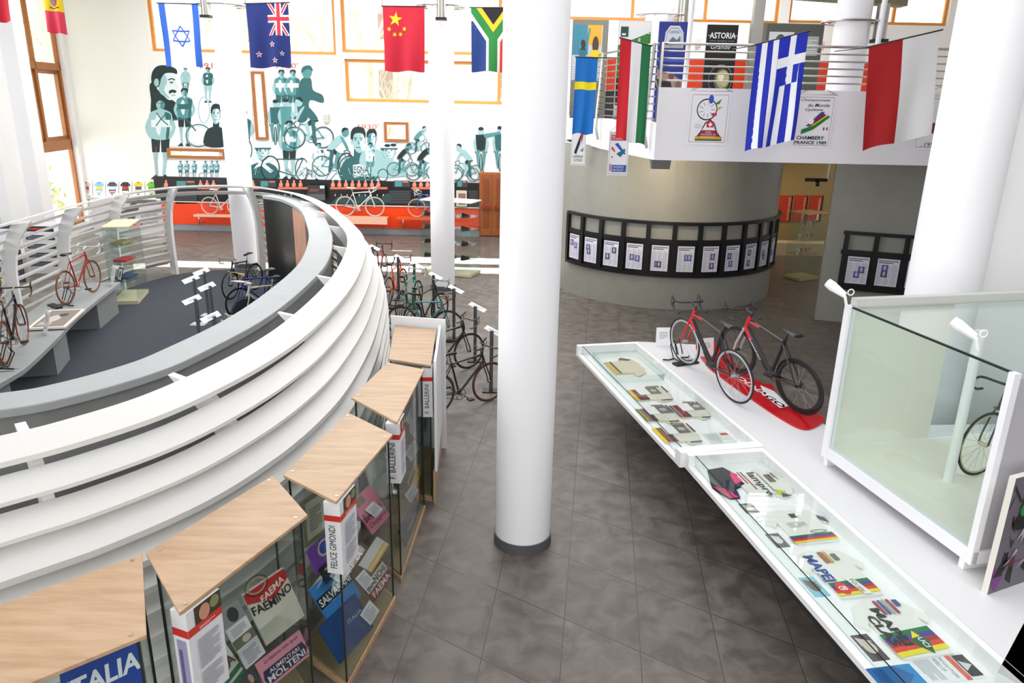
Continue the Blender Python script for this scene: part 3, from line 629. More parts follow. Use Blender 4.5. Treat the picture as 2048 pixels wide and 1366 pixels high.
mu = thing('photo_mural', 'huge teal-toned photo mural of early cyclists across the far white wall', 'mural', (-8, FY-.02, 2))
A = PArt(FY-.02, .0025)
xs_ = [300, 330, 437, 505, 535, 648, 765, 820, 1016]; ys_ = [130, 140, 243, 282, 287, 293, 320, 361]
for x0, x1 in zip(xs_, xs_[1:]):
    for y0, y1 in zip(ys_, ys_[1:]):
        if x0 >= 648 and y1 <= 243: continue
        if (x0 == 330 and y0 == 293) or (x0 == 505 and 140 <= y0 and y1 <= 282) or (x0 == 765 and y1 <= 287): continue
        A.rect(x0, y0, x1, y1 if y1 < 361 else (359 if x0 < 535 else 363), '#f0f3f6'); A.lay -= 1
A.lay += 1
A.text('191', 400, 126, 425, 137, '#e0532a'); A.text("1920'", 553, 126, 596, 137, '#e0532a'); A.text("1930'", 716, 248, 757, 259, '#e0532a')
# man in profile with moustache, dark coat
A.poly([(299, 170), (308, 165), (318, 178), (345, 200), (360, 215), (352, 240), (305, 240), (302, 200)], T0)
A.poly([(312, 150), (330, 141), (349, 145), (353, 155), (351, 161), (355, 170), (359, 177), (354, 180), (355, 186), (352, 190), (349, 198), (338, 200), (328, 192), (318, 182), (312, 172)], T4); A.poly([(318, 150), (330, 150), (334, 165), (328, 180), (340, 197), (330, 193), (318, 182)], T3); A.poly([(338, 182), (345, 179), (353, 182), (350, 186), (344, 185), (339, 188)], T0)
A.poly([(303, 165), (304, 145), (315, 132), (335, 131), (352, 138), (354, 148), (345, 146), (330, 147), (322, 158), (320, 168), (314, 175)], T0); A.ell(313, 165, 5, 8, T3)
A.ell(343, 165, 4, 1.8, T1); A.line([(336, 160), (343, 157), (350, 160)], 2.4, T0); A.line([(343, 191), (351, 190)], 1.2, T1)
front(A, 371, 195, 62, T3); stand(A, 321, 358, 162, (T0, T3, T0)); A.line([(313, 225), (322, 238), (336, 250)], 2.2, T1); A.line([(334, 225), (322, 238), (312, 252)], 2.2, T1)
stand(A, 369, 292, 115, (T1, T2, T0)); A.circ(397, 271, 25, 22, 2.2, T1, 30); A.circ(397, 271, 22, 19, .8, T3, 30); A.line([(345, 240), (372, 238), (392, 262)], 2.5, T1)
stand(A, 416, 205, 70, (T1, T1, T3)); A.circ(408, 220, 11, 26, 1.6, T3, 24); bust(A, 432, 292, 44, 84, T0)
for x in (361, 374, 389, 411, 424, 434): stand(A, x, 357, 35, (T2, T3, T1))
for x in (368, 382, 404, 418): A.circ(x, 351, 5.5, 5.5, .8, T1, 14)
# second block right of the left column
stand(A, 488, 325, 104, (T1, T2, T0)); A.circ(492, 300, 12, 22, 1.8, T1)
bust(A, 526, 360, 58, 76, T1, hat=1); A.poly([(508, 338), (513, 330), (545, 312), (548, 320)], T4); A.poly([(506, 318), (511, 312), (548, 342), (541, 346)], T4)
stand(A, 563, 238, 98, (T4, T2, T1)); stand(A, 586, 238, 98, (T4, T2, T1)); front(A, 551, 290, 92, T1); front(A, 572, 292, 96, T2)
A.poly([(596, 240), (598, 175), (606, 156), (622, 157), (626, 180), (645, 190), (646, 206), (620, 200), (618, 225), (612, 242)], T1); A.ell(614, 144, 10, 13, T2); A.poly([(603, 146), (606, 134), (620, 131), (626, 142), (615, 138)], T1)
stand(A, 579, 358, 116, (T4, T2, T0)); A.text('Bianchi', 568, 274, 592, 280, T4); rider(A, 618, 296, 21, -1, T1, T3)
A.circ(541, 336, 18, 24, 2.2, T0, 26); A.line([(541, 336), (590, 352), (606, 318), (552, 318)], 2, T1); A.circ(604, 338, 13, 22, 2, T1, 24)
stand(A, 638, 360, 74, (T4, T4, T1), skin=T3); A.poly([(600, 332), (628, 322), (660, 325), (700, 356), (640, 360), (622, 340)], T4); A.line([(627, 330), (650, 350)], 2, T1)
rider(A, 672, 352, 20, 1, T3, T2); A.circ(693, 333, 17, 27, 2.5, T0, 30)
bust(A, 717, 362, 66, 108, T1, side=1); A.poly([(706, 330), (741, 324), (740, 352), (708, 355)], T4); A.text('EGNA', 708, 332, 737, 346, T0, .01); A.line([(708, 351), (724, 354), (739, 348)], 1.4, T0)
bust(A, 744, 330, 44, 72, T3, skin=T2); stand(A, 741, 358, 72, (T4, T4, T2)); bust(A, 778, 352, 62, 66, T3, hat=1); A.ell(775, 291, 6, 3, T0); A.ell(787, 290, 6, 3, T0)
A.circ(766, 350, 10, 12, 2, T1); A.line([(742, 300), (762, 318), (780, 330)], 4, T3)
rider(A, 806, 352, 13.5, 1, T0, T2); rider(A, 838, 308, 11.5, 1, T2, T3); rider(A, 848, 360, 15.5, 1, T0, T2)
rider(A, 932, 360, 15, -1, T3, T3); front(A, 962, 343, 90, T0); front(A, 1000, 343, 92, T1); A.poly([(966, 268), (1000, 263), (1001, 268), (970, 276)], T2)
for x in (912, 946, 884): A.circ(x, 349, 12, 13, 1.6, T1, 20)
rd = random.Random(5)
for k in range(60):
    x = rd.uniform(500, 860); A.line([(x, rd.uniform(330, 352)), (x+rd.uniform(-14, 14), rd.uniform(340, 360))], 1.1, rd.choice([T1, T2, T3]))
vs, fs = text_geo('Grande Enciclopedia'); A.lay += 1; A.items.append(([(311+3.5*v[1]*-1+4, 355-62*v[0]) for v in vs], fs, '#d05a40', A.lay))
A.make('printed_panel', mu)
# rider posters cut by small window surrounds stay behind them: pale window linings
# exhibit band under the mural
def fb(name, x0, y0, x1, y1, m, parent=None, d0=.0, d1=.05, loc=None):
    a, c = yd(x0, y1, FY-d0), yd(x1, y0, FY-d0); mb = MB(); mb.box(a.x, c.x, FY-d1, FY-d0, a.z, c.z); return mb.build(name, m, parent)
ex = thing('exhibit_wall_unit', 'long black and orange display unit along the foot of the far wall', 'display unit', (-7, FY-.05, 0))
a, c = yd(322, 459, FY), yd(958, 471, FY); X0, X1 = a.x, c.x; zo0, zo1, zk1 = .22, fz(640, 409), fz(640, 359)
for nm, z0, z1, m_, d in (('kick_plate', 0, zo0, mat('#8e9498', .5), .1), ('orange_panel', zo0, zo1, ORANGE, .13), ('black_panel', zo1+.02, zk1, mat('#141617', .35), .1), ('ledge', zo1, zo1+.03, mat('#e9ddd2', .5), .17)):
    mb = MB(); mb.box(X0, X1, FY-d, FY-.005, z0, z1); mb.build(nm, m_, ex)
A = PArt(FY-.105, .003)
for x0, x1 in ((326, 350), (395, 440), (500, 518), (556, 615), (660, 775), (823, 870)):
    A.rect(x0, 374, x1, 378.5, '#e0765a'); n = int((x1-x0)/13)
    for k in range(max(1, n)):
        x = x0+6+k*13; A.poly([(x-3.4, 373), (x-3.6, 367), (x-1.6, 365), (x-2, 361), (x+1.6, 360.5), (x+2, 365), (x+3.8, 368), (x+3, 373)], '#e8917a')
for x0, x1 in ((352, 392), (520, 553), (788, 820), (913, 935)): A.rect(x0, 361, x1, 374, '#3a4144'); A.rect(x0+2, 362, (x0+x1)/2, 373, T2); A.rect((x0+x1)/2+2, 362, x1-3, 365, '#e0765a')
for x0, x1 in ((352, 395), (778, 822), (936, 956)):
    A.rect(x0, 381, x1, 407, '#3b3e43'); 
    for k in range(4): A.rect(x0, 385+k*5.2, x1, 386+k*5.2, '#1b1c1e')
for x0, x1 in ((505, 618), (665, 776), (824, 872)):
    A.poly([(x0, 404), (x0+15, 392), (x0+40, 398), (x0+60, 388), (x1-20, 396), (x1, 386), (x1, 406), (x0, 406)], '#2c4a4a')
    for k in range(int((x1-x0)/12)): A.rect(x0+5+k*12, 388, x0+7+k*12, 392, '#c9c9c9')
A.make('printed_band', ex)
fb('frame_box', 913, 381, 934, 412, mat('#d9cdb8', .5), ex, .1, .24); fb('frame_print', 917, 387, 931, 409, mat('#8c6a60', .6), ex, .24, .25)
# info board on the wall unit
A = PArt(FY-.35, .003); A.rect(617, 371, 650, 388, '#33343a'); A.rect(617, 388, 650, 400, '#5a5c60'); A.rect(620, 379, 638, 380.5, '#b0503c'); A.rect(620, 382, 634, 383, '#b0503c'); A.rect(640, 371, 649, 377, '#e8e8e8'); ib = thing('information_board', 'dark information board with red heading in front of the orange unit', 'board', (yd(633, 385, FY-.35).x, FY-.35, 0)); A.make('print', ib); fb('panel', 617, 371, 650, 400, mat('#3a3b40', .5), ib, .3, .33); q_ = yd(633, 400, FY-.32); m_ = MB(); m_.box(q_.x-.03, q_.x+.03, FY-.3, FY-.26, .01, q_.z+.2); m_.box(q_.x-.25, q_.x+.25, FY-.45, FY-.15, 0, .02); m_.build('post', STEEL, ib)
# wall shelf boards with brackets
def arm(px0, px1, py, label, col='#eab79b', py2=None):
    a, c = yd(px0, py+7, FY-.45), yd(px1, py, FY-.45); t = thing('shelf_board', label, 'shelf', (a.x, FY-.45, a.z)); mb = MB()
    mb.box(a.x, c.x, FY-.62, FY-.3, c.z-.05, c.z); mb.box(a.x, c.x, FY-.64, FY-.6, c.z-(.24 if py2 else .06), c.z+.02); mb.build('board', mat(col, .45), t)
    for f_ in (.12, .93):
        x = a.x+(c.x-a.x)*f_; mb = MB(); mb.tube([(x, FY-.62, c.z-.02), (x, FY-.6, .3)], .02, 6); mb.tube([(x, FY-.6, .32), (x, FY-.13, .32)], .015, 6); mb.build('bracket', STEEL, t)
    return c.z
zs1 = arm(392, 470, 430, 'pale shelf carrying the white bicycle seen through the ring doorway'); zs2 = arm(662, 776, 434, 'pale pink shelf carrying the white racing bicycle on the orange wall', py2=1); zs3 = arm(795, 900, 436, 'orange shelf carrying the blue bicycle by the glass case', '#e4531c')
# wooden double door
dr = thing('double_door', 'panelled wooden double door with push bars in the far wall', 'door', (fx(985), FY-.1, 0)); dr['kind'] = 'structure'; dr.name = 'door_1'
del dr['label'], dr['category']
fb('door_frame', 958, 345, 1012, 471, FRAME, dr, .005, .08)
for i, (x0, x1) in enumerate(((961, 984), (987, 1010))):
    l = fb('door_leaf', x0, 349, x1, 470, mat('#9a5426', .4, noise=.12, nscale=8), dr, .08, .13); l['label'] = ['left', 'right'][i]+' door leaf'
    fb('door_panel', x0+5, 358, x1-5, 408, mat('#84451d', .4), l, .13, .145); fb('door_panel', x0+5, 420, x1-5, 456, mat('#84451d', .4), l, .13, .145)
    fb('push_bar', x0+1, 412, x1-1, 416, mat('#8e2a1a', .35), l, .2, .25)
# jersey posters on the white wall at left
JC = [('#e8b9b0', '#5a5f9a', '#e6c31e'), ('#7ab8e0', '#f0c53c', '#e6d9c0'), ('#3c4a58', '#d9eaea', '#e8a0c0'), ('#201f22', '#c0332e', '#f2f2f2'), ('#f2cf1e', '#2c50a8', '#3668b8'), ('#7ac820', '#58b018', '#f4f4f4')]
def jersey(A, x0, y0, x1, y1, c, c2=None, c3=None):
    w, h = x1-x0, y1-y0; X = lambda a: x0+a*w; Y = lambda b: y0+b*h
    A.poly([(X(.36), Y(1)), (X(.64), Y(1)), (X(.82), Y(.93)), (X(1), Y(.68)), (X(.86), Y(.58)), (X(.8), Y(.7)), (X(.8), Y(0)), (X(.2), Y(0)), (X(.2), Y(.7)), (X(.14), Y(.58)), (X(0), Y(.68)), (X(.18), Y(.93))], c)
    if c2: A.rect(X(.21), Y(.3), X(.79), Y(.58), c2)
    if c3: A.rect(X(.21), Y(.02), X(.79), Y(.18), c3)
    A.poly([(X(.38), Y(1)), (X(.62), Y(1)), (X(.5), Y(.88))], '#3a3a3a')
for k in range(6):
    x = 160+k*26.2
    for row, (ya_, h_) in enumerate(((362, 30), (396, 30))):
        A = PArt(FY-.03, .003); y_ = ya_; A.poly([(x, y_), (x+24.5, y_), (x+24.5, y_+h_), (x, y_+h_)], '#f6f6f6'); B = JC[(k+row*2) % 6]; jersey(A, x+2, y_+h_*.78, x+22.5, y_+2, *B); A.rect(x+10, y_+h_*.86, x+14, y_+h_*.92, '#4a4a4a')
        nm = ['white and yellow', 'blue and yellow', 'grey and white', 'black and red', 'yellow and blue', 'green']
        tag(A.make('jersey_poster'), '%s jersey poster, %s from left in the %s row' % (nm[(k+row*2) % 6], ['first', 'second', 'third', 'fourth', 'fifth', 'sixth'][k], ['upper', 'lower'][row]), 'poster', 'jersey posters on the white wall')
# drawing of a rider on the pier
A = PArt(22.55, .003); A.poly([(-2, 366), (46, 362), (49, 418), (0, 424)], '#fbfbfd'); A.rect(46, 363, 48, 418, '#a8b4c8'); stand(A, 33, 414, 38, ('#4a4a55', '#4a4a55', '#3c3c48'), skin='#55555f'); A.ell(10, 376, 6, 9, '#e8d8a0'); A.rect(38, 372, 41, 380, '#e2a890'); tag(A.make('caricature_poster'), 'white poster of a drawn man in a dark suit on the left pier', 'poster')
# speaker and camera on the walls
a = yd(653, 237, FY-.1); b = MB(); b.box(a.x-.09, a.x+.09, FY-.2, FY-.01, a.z-.13, a.z+.13); tag(b.build('loudspeaker', mat('#c9c6bd', .5)), 'small pale grey loudspeaker on the far wall beside the mural', 'speaker')
a = yd(146, 305, FY-.15); t = thing('security_camera', 'small white dome camera on the wall at the tall side window', 'camera', tuple(a)); b = MB(); b.lathe([(.0, .12), (.08, .1), (.09, 0), (.05, -.05), (0, -.07)], tuple(a)); b.build('body', WHITE, t); b = MB(); b.box(a.x-.04, a.x+.04, a.y, FY, a.z+.03, a.z+.1); b.build('bracket', WHITE, t)
# ================================================================ flags
def flag(px_tl, px_tr, hpx, Y, label, draw, tilt=0.0, wave=.05, rodc='#303030', skew=0, Yr=None):
    p0 = yd(*px_tl, Y); p1 = yd(*px_tr, Y if Yr is None else Yr); U = p1-p0; hh = hpx*Y/1500*.87
    t = thing('flag', label, 'flag', tuple((p0+p1)/2), group='national flags hung across the hall')
    ph = random.uniform(0, 6); nrm = U.cross(V((0, 0, -1))).normalized()
    if nrm.y > 0: nrm = -nrm
    def warp(u, v):
        d = 1-v; return p0+U*(u+(u-.5)*-.04*d+skew*d)+V((0, 0, -hh*d*(1+.012*sin(u*9+ph))))+nrm*(wave*d*(sin(u*11+ph+d*1.5)+.5*sin(u*5-d*4)))
    A = Art(n=nrm, eps=.0012, rough=.75); draw(A)
    A.build('cloth', t, warp=warp, both=True, cuts=14)
    r_ = MB(); r_.tube([p0-U*.04+V((0, 0, .01)), p1+U*.04+V((0, 0, .01))], .012, 8); r_.build('rod', mat(rodc, .4), t)
    r_ = MB()
    if Y < 13.9: c_ = (p0+p1)/2; r_.tube([p0, V((max(p0.x, BX+.05) if c_.x > BX else 2.3, 13.95 if c_.x > BX-.3 else 14.6, min(5.55, p0.z+.1)))], .01, 6)
    if Y >= 13.9:
        for p_ in (p0, p1): r_.tube([p_, V((p_.x, p_.y, 9))], .004, 4)
    r_.build('mounting', mat(rodc, .4), t)
    return t
def f_israel(A):
    A.rect(0, 0, 1, 1, '#f3f4f8'); A.rect(0, 0, .16, 1, '#2f66c8'); A.rect(.84, 0, 1, 1, '#2f66c8')
    for r0 in (0, pi): A.line([(.5+.25*sin(r0+2*pi*k/3), .5+.16*cos(r0+2*pi*k/3)) for k in range(3)], .022, '#2f66c8', 1.0, True)
def f_nz(A):
    A.rect(0, 0, 1, 1, '#1d2f78')
    x0, x1, y0, y1 = .5, 1, .5, 1
    W_, R_ = '#eef0f6', '#d83244'
    for a, b_ in (((x0, y0), (x1, y1)), ((x0, y1), (x1, y0))):
        dx, dy = (.06, .0)
        A.poly([(a[0], a[1]), (a[0]+.09, a[1]), (b_[0], b_[1]), (b_[0]-.09, b_[1])], W_); A.poly([(a[0]+.025, a[1]), (a[0]+.065, a[1]), (b_[0]-.025, b_[1]), (b_[0]-.065, b_[1])], R_)
    A.rect(.68, y0, .83, y1, W_); A.rect(x0, .7, x1, .82, W_); A.rect(.715, y0, .795, y1, R_); A.rect(x0, .73, x1, .79, R_)
    for x, y, r in ((.57, .36, .055), (.22, .22, .055), (.8, .22, .045), (.62, .1, .055)): A.star(x, y, r, W_, 1/1.45*1.0 if 0 else .7); A.star(x, y, r*.65, R_, .7)
def f_china(A):
    A.rect(0, 0, 1, 1, '#cf1f38'); A.star(.3, .81, .115, '#f6d42c', .68, .15)
    for x, y in ((.14, .66), (.27, .58), (.41, .58), (.51, .66)): A.star(x, y, .042, '#f6d42c', .68, .4)
def f_sa(A):
    A.rect(0, 0, 1, 1, '#f0f0ee'); A.poly([(0, 0), (.34, 0), (.34, .48), (.04, .8), (0, .8)], '#27448a'); A.poly([(.66, 0), (1, 0), (1, .8), (.96, .8), (.66, .48)], '#e03a30')
    A.poly([(.4, 0), (.6, 0), (.6, .52), (1, .93), (1, 1), (.82, 1), (.5, .66), (.18, 1), (0, 1), (0, .93), (.4, .52)], '#2f8c40'); A.poly([(.12, 1), (.88, 1), (.5, .62)], '#f4c92c'); A.poly([(.24, 1), (.76, 1), (.5, .74)], '#1c1c20')
def f_swe(A): A.rect(0, 0, 1, 1, '#0a6fc4'); A.rect(0, .59, 1, .69, '#f4dc10')
def f_hun(A): A.rect(0, 0, .36, 1, '#c40a20'); A.rect(.36, 0, .7, 1, '#e9e9ec'); A.rect(.7, 0, 1, 1, '#0d6a3c')
def f_gre(A):
    B_, W_ = '#1226b0', '#eceef4'; A.rect(0, 0, 1, 1, B_)
    for k in range(4): A.rect(1/9*(1+2*k), 0, 1/9*(2+2*k), 1, W_)
    A.rect(4/9, .56, 1, 1, B_); A.rect(4/9+.22, .56, 4/9+.335, 1, W_); A.rect(4/9, .73, 1, .82, W_)
    A.rect(5/9, 0, 6/9, .56, W_); A.rect(7/9, 0, 8/9, .56, W_)
def f_pol(A): A.rect(0, 0, .48, 1, '#a80a12'); A.rect(.48, 0, 1, 1, '#e9e9ea')
def f_sp(A):
    A.rect(0, 0, 1, 1, '#e0405c'); A.rect(0, .42, 1, 1, '#f2d81c'); A.ell(.55, .62, .18, .12, '#b07030'); A.rect(.42, .52, .52, .7, '#5a9ad0'); A.rect(.58, .52, .68, .7, '#c03a2c'); A.line([(.3, .5), (.5, .46), (.8, .5)], .02, '#5a3a1a')
def f_red(A): A.rect(0, 0, 1, 1, '#d0102c')
flag((316, 7), (396, 9), 126, 17.4, 'white flag with two blue stripes and a blue star, hanging beside the left column', f_israel)
flag((491, 8), (576, 6), 127, 17.2, 'dark blue flag with red stars and a union canton, right of the left column', f_nz)
flag((765, 13), (849, 14), 129, 17.2, 'red flag with five yellow stars, left of the far middle column', f_china)
flag((942, 16), (1032, 16), 127, 17.2, 'green, black, red and blue Y-striped flag right of the far middle column', f_sa)
flag((1152, 115), (1196, 117), 158, 13.0, 'bright blue flag with a yellow band, peeking out beside the central column', f_swe, skew=-.05, wave=.03)
flag((1241, 77), (1302, 93), 205, 12.9, 'red, white and green vertical striped flag at the balcony corner', f_hun, skew=.02, wave=.05)
flag((1513, 90), (1617, 64), 222, 12.6, 'blue and white striped flag with white cross hanging off the balcony', f_gre, skew=0, wave=.08)
flag((1738, 95), (1880, 62), 218, 12.6, 'half dark red half white flag at the right end of the balcony', f_pol, skew=.13, wave=.06)
flag((79, -42), (119, -38), 104, 15, 'yellow and pink flag with a coat of arms at the upper left window', f_sp, wave=.03)
flag((-60, -80), (4, -84), 122, 14, 'plain red flag cut by the upper left corner', f_red, wave=.03)
# ================================================================ pennants hung on the fascia
def pennant(px, pyt, w, h, Y, label, draw, n=(0, -1, 0), hang=None, ux=None):
    O = yd(px, pyt+h, Y); U = (ux if ux is not None else V((1, 0, 0)))*(w*Y/1500); H_ = h*Y/1500*1.0
    t = thing('pennant', label, 'pennant', tuple(O), group='world championship pennants under the balcony')
    A = Art(O, U, V((0, 0, H_)), n, .002); A.rect(0, 0, 1, 1, '#efeff3'); draw(A); A.build('banner', t)
    c = MB(); T = O+V((0, 0, H_)); c.tube([T, T+U*.5+V((0, 0, hang or H_*.17)), T+U], .004, 5); c.build('cord', mat('#50505a', .6), t)
    c = MB(); c.tube([T-U*.02, T+U*1.02], .01, 6); c.build('top_rod', mat('#d8d8dc', .5), t)
def d_swiss(A):
    A.circ(.5, .5, .45, .45, .008, '#d87090', 4) if 0 else None
    A.line([(.06, .05), (.94, .05), (.94, .93), (.06, .93)], .008, '#a04a68', 1, True)
    A.circ(.44, .66, .24, .19, .024, '#101014', 28)
    for k in range(9): A.line([(.44+.1*cos(k*.7), .66+.08*sin(k*.7)), (.44+.2*cos(k*.7), .66+.15*sin(k*.7))], .008, '#303038')
    A.ell(.52, .85, .06, .08, '#1f54b8'); A.poly([(.6, .76), (.78, .86), (.72, .76)], '#17804a'); A.poly([(.66, .7), (.82, .72), (.7, .65)], '#e0a818'); A.ell(.62, .57, .07, .03, '#c03058')
    A.poly([(.2, .12), (.32, .25), (.42, .42), (.55, .48), (.66, .4), (.74, .24), (.84, .15)], '#1a1a22'); A.poly([(.25, .13), (.35, .25), (.44, .4), (.55, .45), (.63, .38), (.7, .25), (.8, .15)], '#a02040')
    A.poly([(.36, .28), (.44, .4), (.55, .45), (.64, .38), (.68, .28)], '#f0f0f2'); A.rect(.46, .33, .64, .44, '#c81c30'); A.rect(.53, .35, .57, .42, '#ffffff'); A.rect(.5, .372, .6, .395, '#ffffff')
    A.rect(.2, .1, .86, .16, '#d8a020'); A.rect(.2, .08, .86, .11, '#1f6a3c')
    for i, t_ in enumerate(('CAMPIONATI', 'DEL', 'MONDO DI', 'CICLISMO')): A.text(t_, .4-(.06 if i != 1 else -.05), .27-i*.045, .7-(.0 if i != 1 else .1), .3-i*.045, '#f2e9d8')
    A.ell(.24, .36, .08, .04, '#d8d8dc')
def d_cham(A):
    A.line([(.05, .04), (.95, .04), (.95, .95), (.05, .95)], .008, '#606068', 1, True)
    for i, (t_, x0, x1) in enumerate((('Championnats', .1, .86), ('du Monde', .3, .86), ('Cyclisme', .24, .7))): A.text(t_, x0, .86-i*.09, x1, .925-i*.09, '#1c1c24', .01, .2)
    A.poly([(.3, .4), (.66, .68), (.76, .68), (.5, .42)], '#2c4aa0'); A.poly([(.36, .36), (.8, .62), (.7, .66), (.4, .42)], '#7a1c3c'); A.poly([(.3, .34), (.78, .6), (.8, .56), (.36, .3)], '#e8c818')
    A.poly([(.2, .25), (.5, .34), (.9, .58), (.86, .62), (.5, .42), (.2, .34)], '#187838'); A.ell(.42, .5, .08, .06, '#f4f4f6'); A.ell(.82, .36, .07, .05, '#ffffff'); A.rect(.76, .33, .8, .39, '#2440a0'); A.rect(.84, .33, .88, .39, '#c82030')
    A.text('CHAMBERY', .1, .15, .82, .22, '#15151c', .02); A.text('FRANCE 1989', .06, .06, .9, .125, '#15151c', .02)
pennant(1372, 190, 78, 99, 13.85, 'white pennant with bicycle wheel and Swiss cross, on the balcony fascia', d_swiss)
pennant(1582, 197, 74, 97, 13.85, 'white pennant of a 1989 championship behind the blue-striped flag', d_cham)
def d_last(A): A.line([(.05, .04), (.95, .04), (.95, .95), (.05, .95)], .008, '#606068', 1, True); A.rect(.3, .3, .6, .5, '#7a2060'); A.text('..1951', .2, .05, .7, .13, '#202028')
pennant(1826, 200, 60, 98, 13.85, 'white pennant mostly hidden behind the red and white flag', d_last)
def d_maas(A):
    A.line([(.06, .03), (.94, .03), (.94, .96), (.06, .96)], .008, '#404060', 1, True); A.rect(.1, .8, .8, .93, '#c02038'); A.text('RED', .14, .87, .4, .91, '#f4e8e8'); A.text('CHAMPI', .14, .82, .7, .86, '#f4e8e8')
    A.poly([(.3, .72), (.45, .75), (.7, .6), (.86, .5), (.8, .48), (.5, .62)], '#1c50b8'); A.poly([(.4, .5), (.8, .62), (.84, .56), (.6, .42)], '#186a90'); A.poly([(.12, .62), (.2, .66), (.34, .56), (.32, .53)], '#d04030')
    A.ell(.2, .42, .03, .02, '#202020'); A.rect(.2, .08, .92, .24, '#1c50a8'); A.text('VALKENBURG', .24, .17, .8, .22, '#e8eefc'); A.text('MAASTRICHT', .24, .1, .8, .15, '#e8eefc'); A.rect(.1, .1, .15, .26, '#c81c30')
def d_oth(A):
    A.line([(.06, .03), (.94, .03), (.94, .96), (.06, .96)], .008, '#404060', 1, True); A.poly([(.2, .35), (.4, .6), (.7, .95), (.6, .6), (.35, .3)], '#202028'); A.poly([(.6, .9), (.85, .95), (.7, .6)], '#c03040')
    A.text('CHAMPIONNAT', .12, .2, .86, .28, '#404858'); A.text('DU MONDE', .2, .1, .8, .18, '#404858'); A.poly([(.6, .4), (.85, .5), (.8, .38)], '#4080c0')
sd = V((-.62, 3.2, 0)).normalized()
pennant(1214, 268, 39, 82, 14.5, 'narrow white pennant with blue cyclist below the balcony corner', d_maas)
pennant(1141, 262, 28, 68, 18.0, 'narrow white pennant hanging under the bright blue flag', d_oth)
# ================================================================ things on the balcony
def board(name, label, x0, x1, y0, y1, Y, draw, base='#6f7068', th=.04, cat='banner', group=None):
    a, c = yd(x0, y1, Y), yd(x1, y0, Y); zb = 4.29
    t = thing(name, label, cat, ((a.x+c.x)/2, Y, zb), group=group)
    A = Art(V((a.x, Y-.02, a.z)), V((c.x-a.x, 0, 0)), V((0, 0, c.z-a.z)), (0, -1, 0), .002); draw(A); A.build('print', t)
    b_ = MB(); b_.box(a.x-.01, c.x+.01, Y-.018, Y+th, zb+.06, c.z+.015); b_.build('panel', mat(base, .5), t)
    b_ = MB(); b_.box(a.x, c.x, Y-.12, Y+.14, zb, zb+.06); b_.build('foot', mat('#606264', .4), t); return t
def d_photo(A):
    A.rect(0, 0, 1, 1, '#77776a'); A.rect(.0, .3, .85, .95, '#b8bfc4'); A.rect(0, .6, .45, .95, '#3f7f94'); A.rect(.42, .72, .82, .95, '#d8a030'); A.ell(.3, .7, .08, .08, '#3a2a28'); A.rect(.2, .45, .4, .66, '#1d6f7c'); A.poly([(.18, .66), (.1, .9), (.16, .92), (.26, .68)], '#2c8a96'); A.poly([(.42, .66), (.5, .9), (.46, .92), (.36, .68)], '#2c8a96')
    A.ell(.66, .72, .09, .1, '#4a352c'); A.poly([(.5, .55), (.82, .55), (.78, .66), (.54, .66)], '#e6c01c'); A.lines(.02, .32, .82, .5, 6, '#d8d8d8', .3)
board('banner_stand', 'grey banner with photo of celebrating riders behind the bright blue flag', 1140, 1217, 42, 210, 17.6, d_photo)
def d_green(A):
    A.rect(0, 0, 1, 1, '#dcdcd8'); A.poly([(0, 0), (1, 0), (1, .88), (0, .72)], '#2f7a2c'); A.rect(.06, .82, .3, .94, '#1d4440'); A.rect(.1, .84, .22, .86, '#e8e8e8')
    for x, y in ((.3, .74), (.62, .77), (.92, .86), (.12, .62)): A.rect(x, y, x+.06, y+.035, '#e8f0e4'); A.rect(x+.015, y+.008, x+.045, y+.027, '#2f7a2c')
    A.lines(.05, .5, .4, .6, 4, '#b8d4b0'); A.rect(.0, 0, 1, .35, '#1c2422')
board('banner_stand', 'white and green roll-up banner behind the red, white and green flag', 1229, 1303, 44, 210, 16.4, d_green, '#c8c8c4')
def d_blue(A):
    A.rect(0, 0, 1, 1, '#26338a'); A.poly([(.16, .68), (.84, .68), (.8, .88), (.66, .96), (.34, .96), (.2, .88)], '#d4d8e0'); A.line([(.22, .72), (.78, .72), (.75, .87), (.62, .93), (.38, .93), (.25, .87)], .008, '#5a6080', 1, True)
    A.text('CANTINA', .34, .86, .66, .9, '#3c4468'); A.text('FATTORIE DI ROLLE', .14, .685, .86, .715, '#3c4468'); A.poly([(.3, .75), (.45, .82), (.6, .78), (.7, .84), (.72, .76)], '#6a7090')
    A.rect(0, .5, 1, .56, '#3f5ab4'); A.poly([(0, .42), (.15, .36), (.4, .38), (.7, .3), (.95, .24), (1, .05), (.6, .02), (.2, .1), (0, .2)], '#a88a78'); A.poly([(0, .28), (.5, .24), (.6, .1), (.1, .14)], '#2c1c1c'); A.ell(.5, .32, .1, .05, '#6a4c48'); A.ell(.75, .2, .1, .05, '#7a5a50')
board('banner_stand', 'dark blue roll-up banner with arched winery emblem on the balcony', 1309, 1380, 46, 200, 15.2, d_blue, '#26338a')
def d_ast(A):
    A.rect(0, 0, 1, 1, '#08080b'); A.text('ASTORIA', .07, .83, .95, .91, '#ececec', .02); A.rect(.02, .865, .1, .872, '#ececec'); A.rect(.9, .865, .99, .872, '#ececec'); A.text('W I N E S', .34, .79, .66, .805, '#c8c8c8'); A.rect(.08, .797, .3, .8, '#c8c8c8'); A.rect(.7, .797, .92, .8, '#c8c8c8')
    A.text('Grande', .14, .69, .8, .75, '#dcdcdc', 0, .4); A.ell(.62, .28, .27, .15, '#6a6448', 28); A.ell(.64, .29, .22, .12, '#b0aa78', 28); A.ell(.58, .32, .1, .05, '#e4e0c0'); A.circ(.56, .28, .4, .2, .012, '#8a8a80', 32)
board('banner_stand', 'black roll-up banner with white winery lettering in the middle of the balcony', 1403, 1476, 52, 200, 15.2, d_ast, '#08080b')
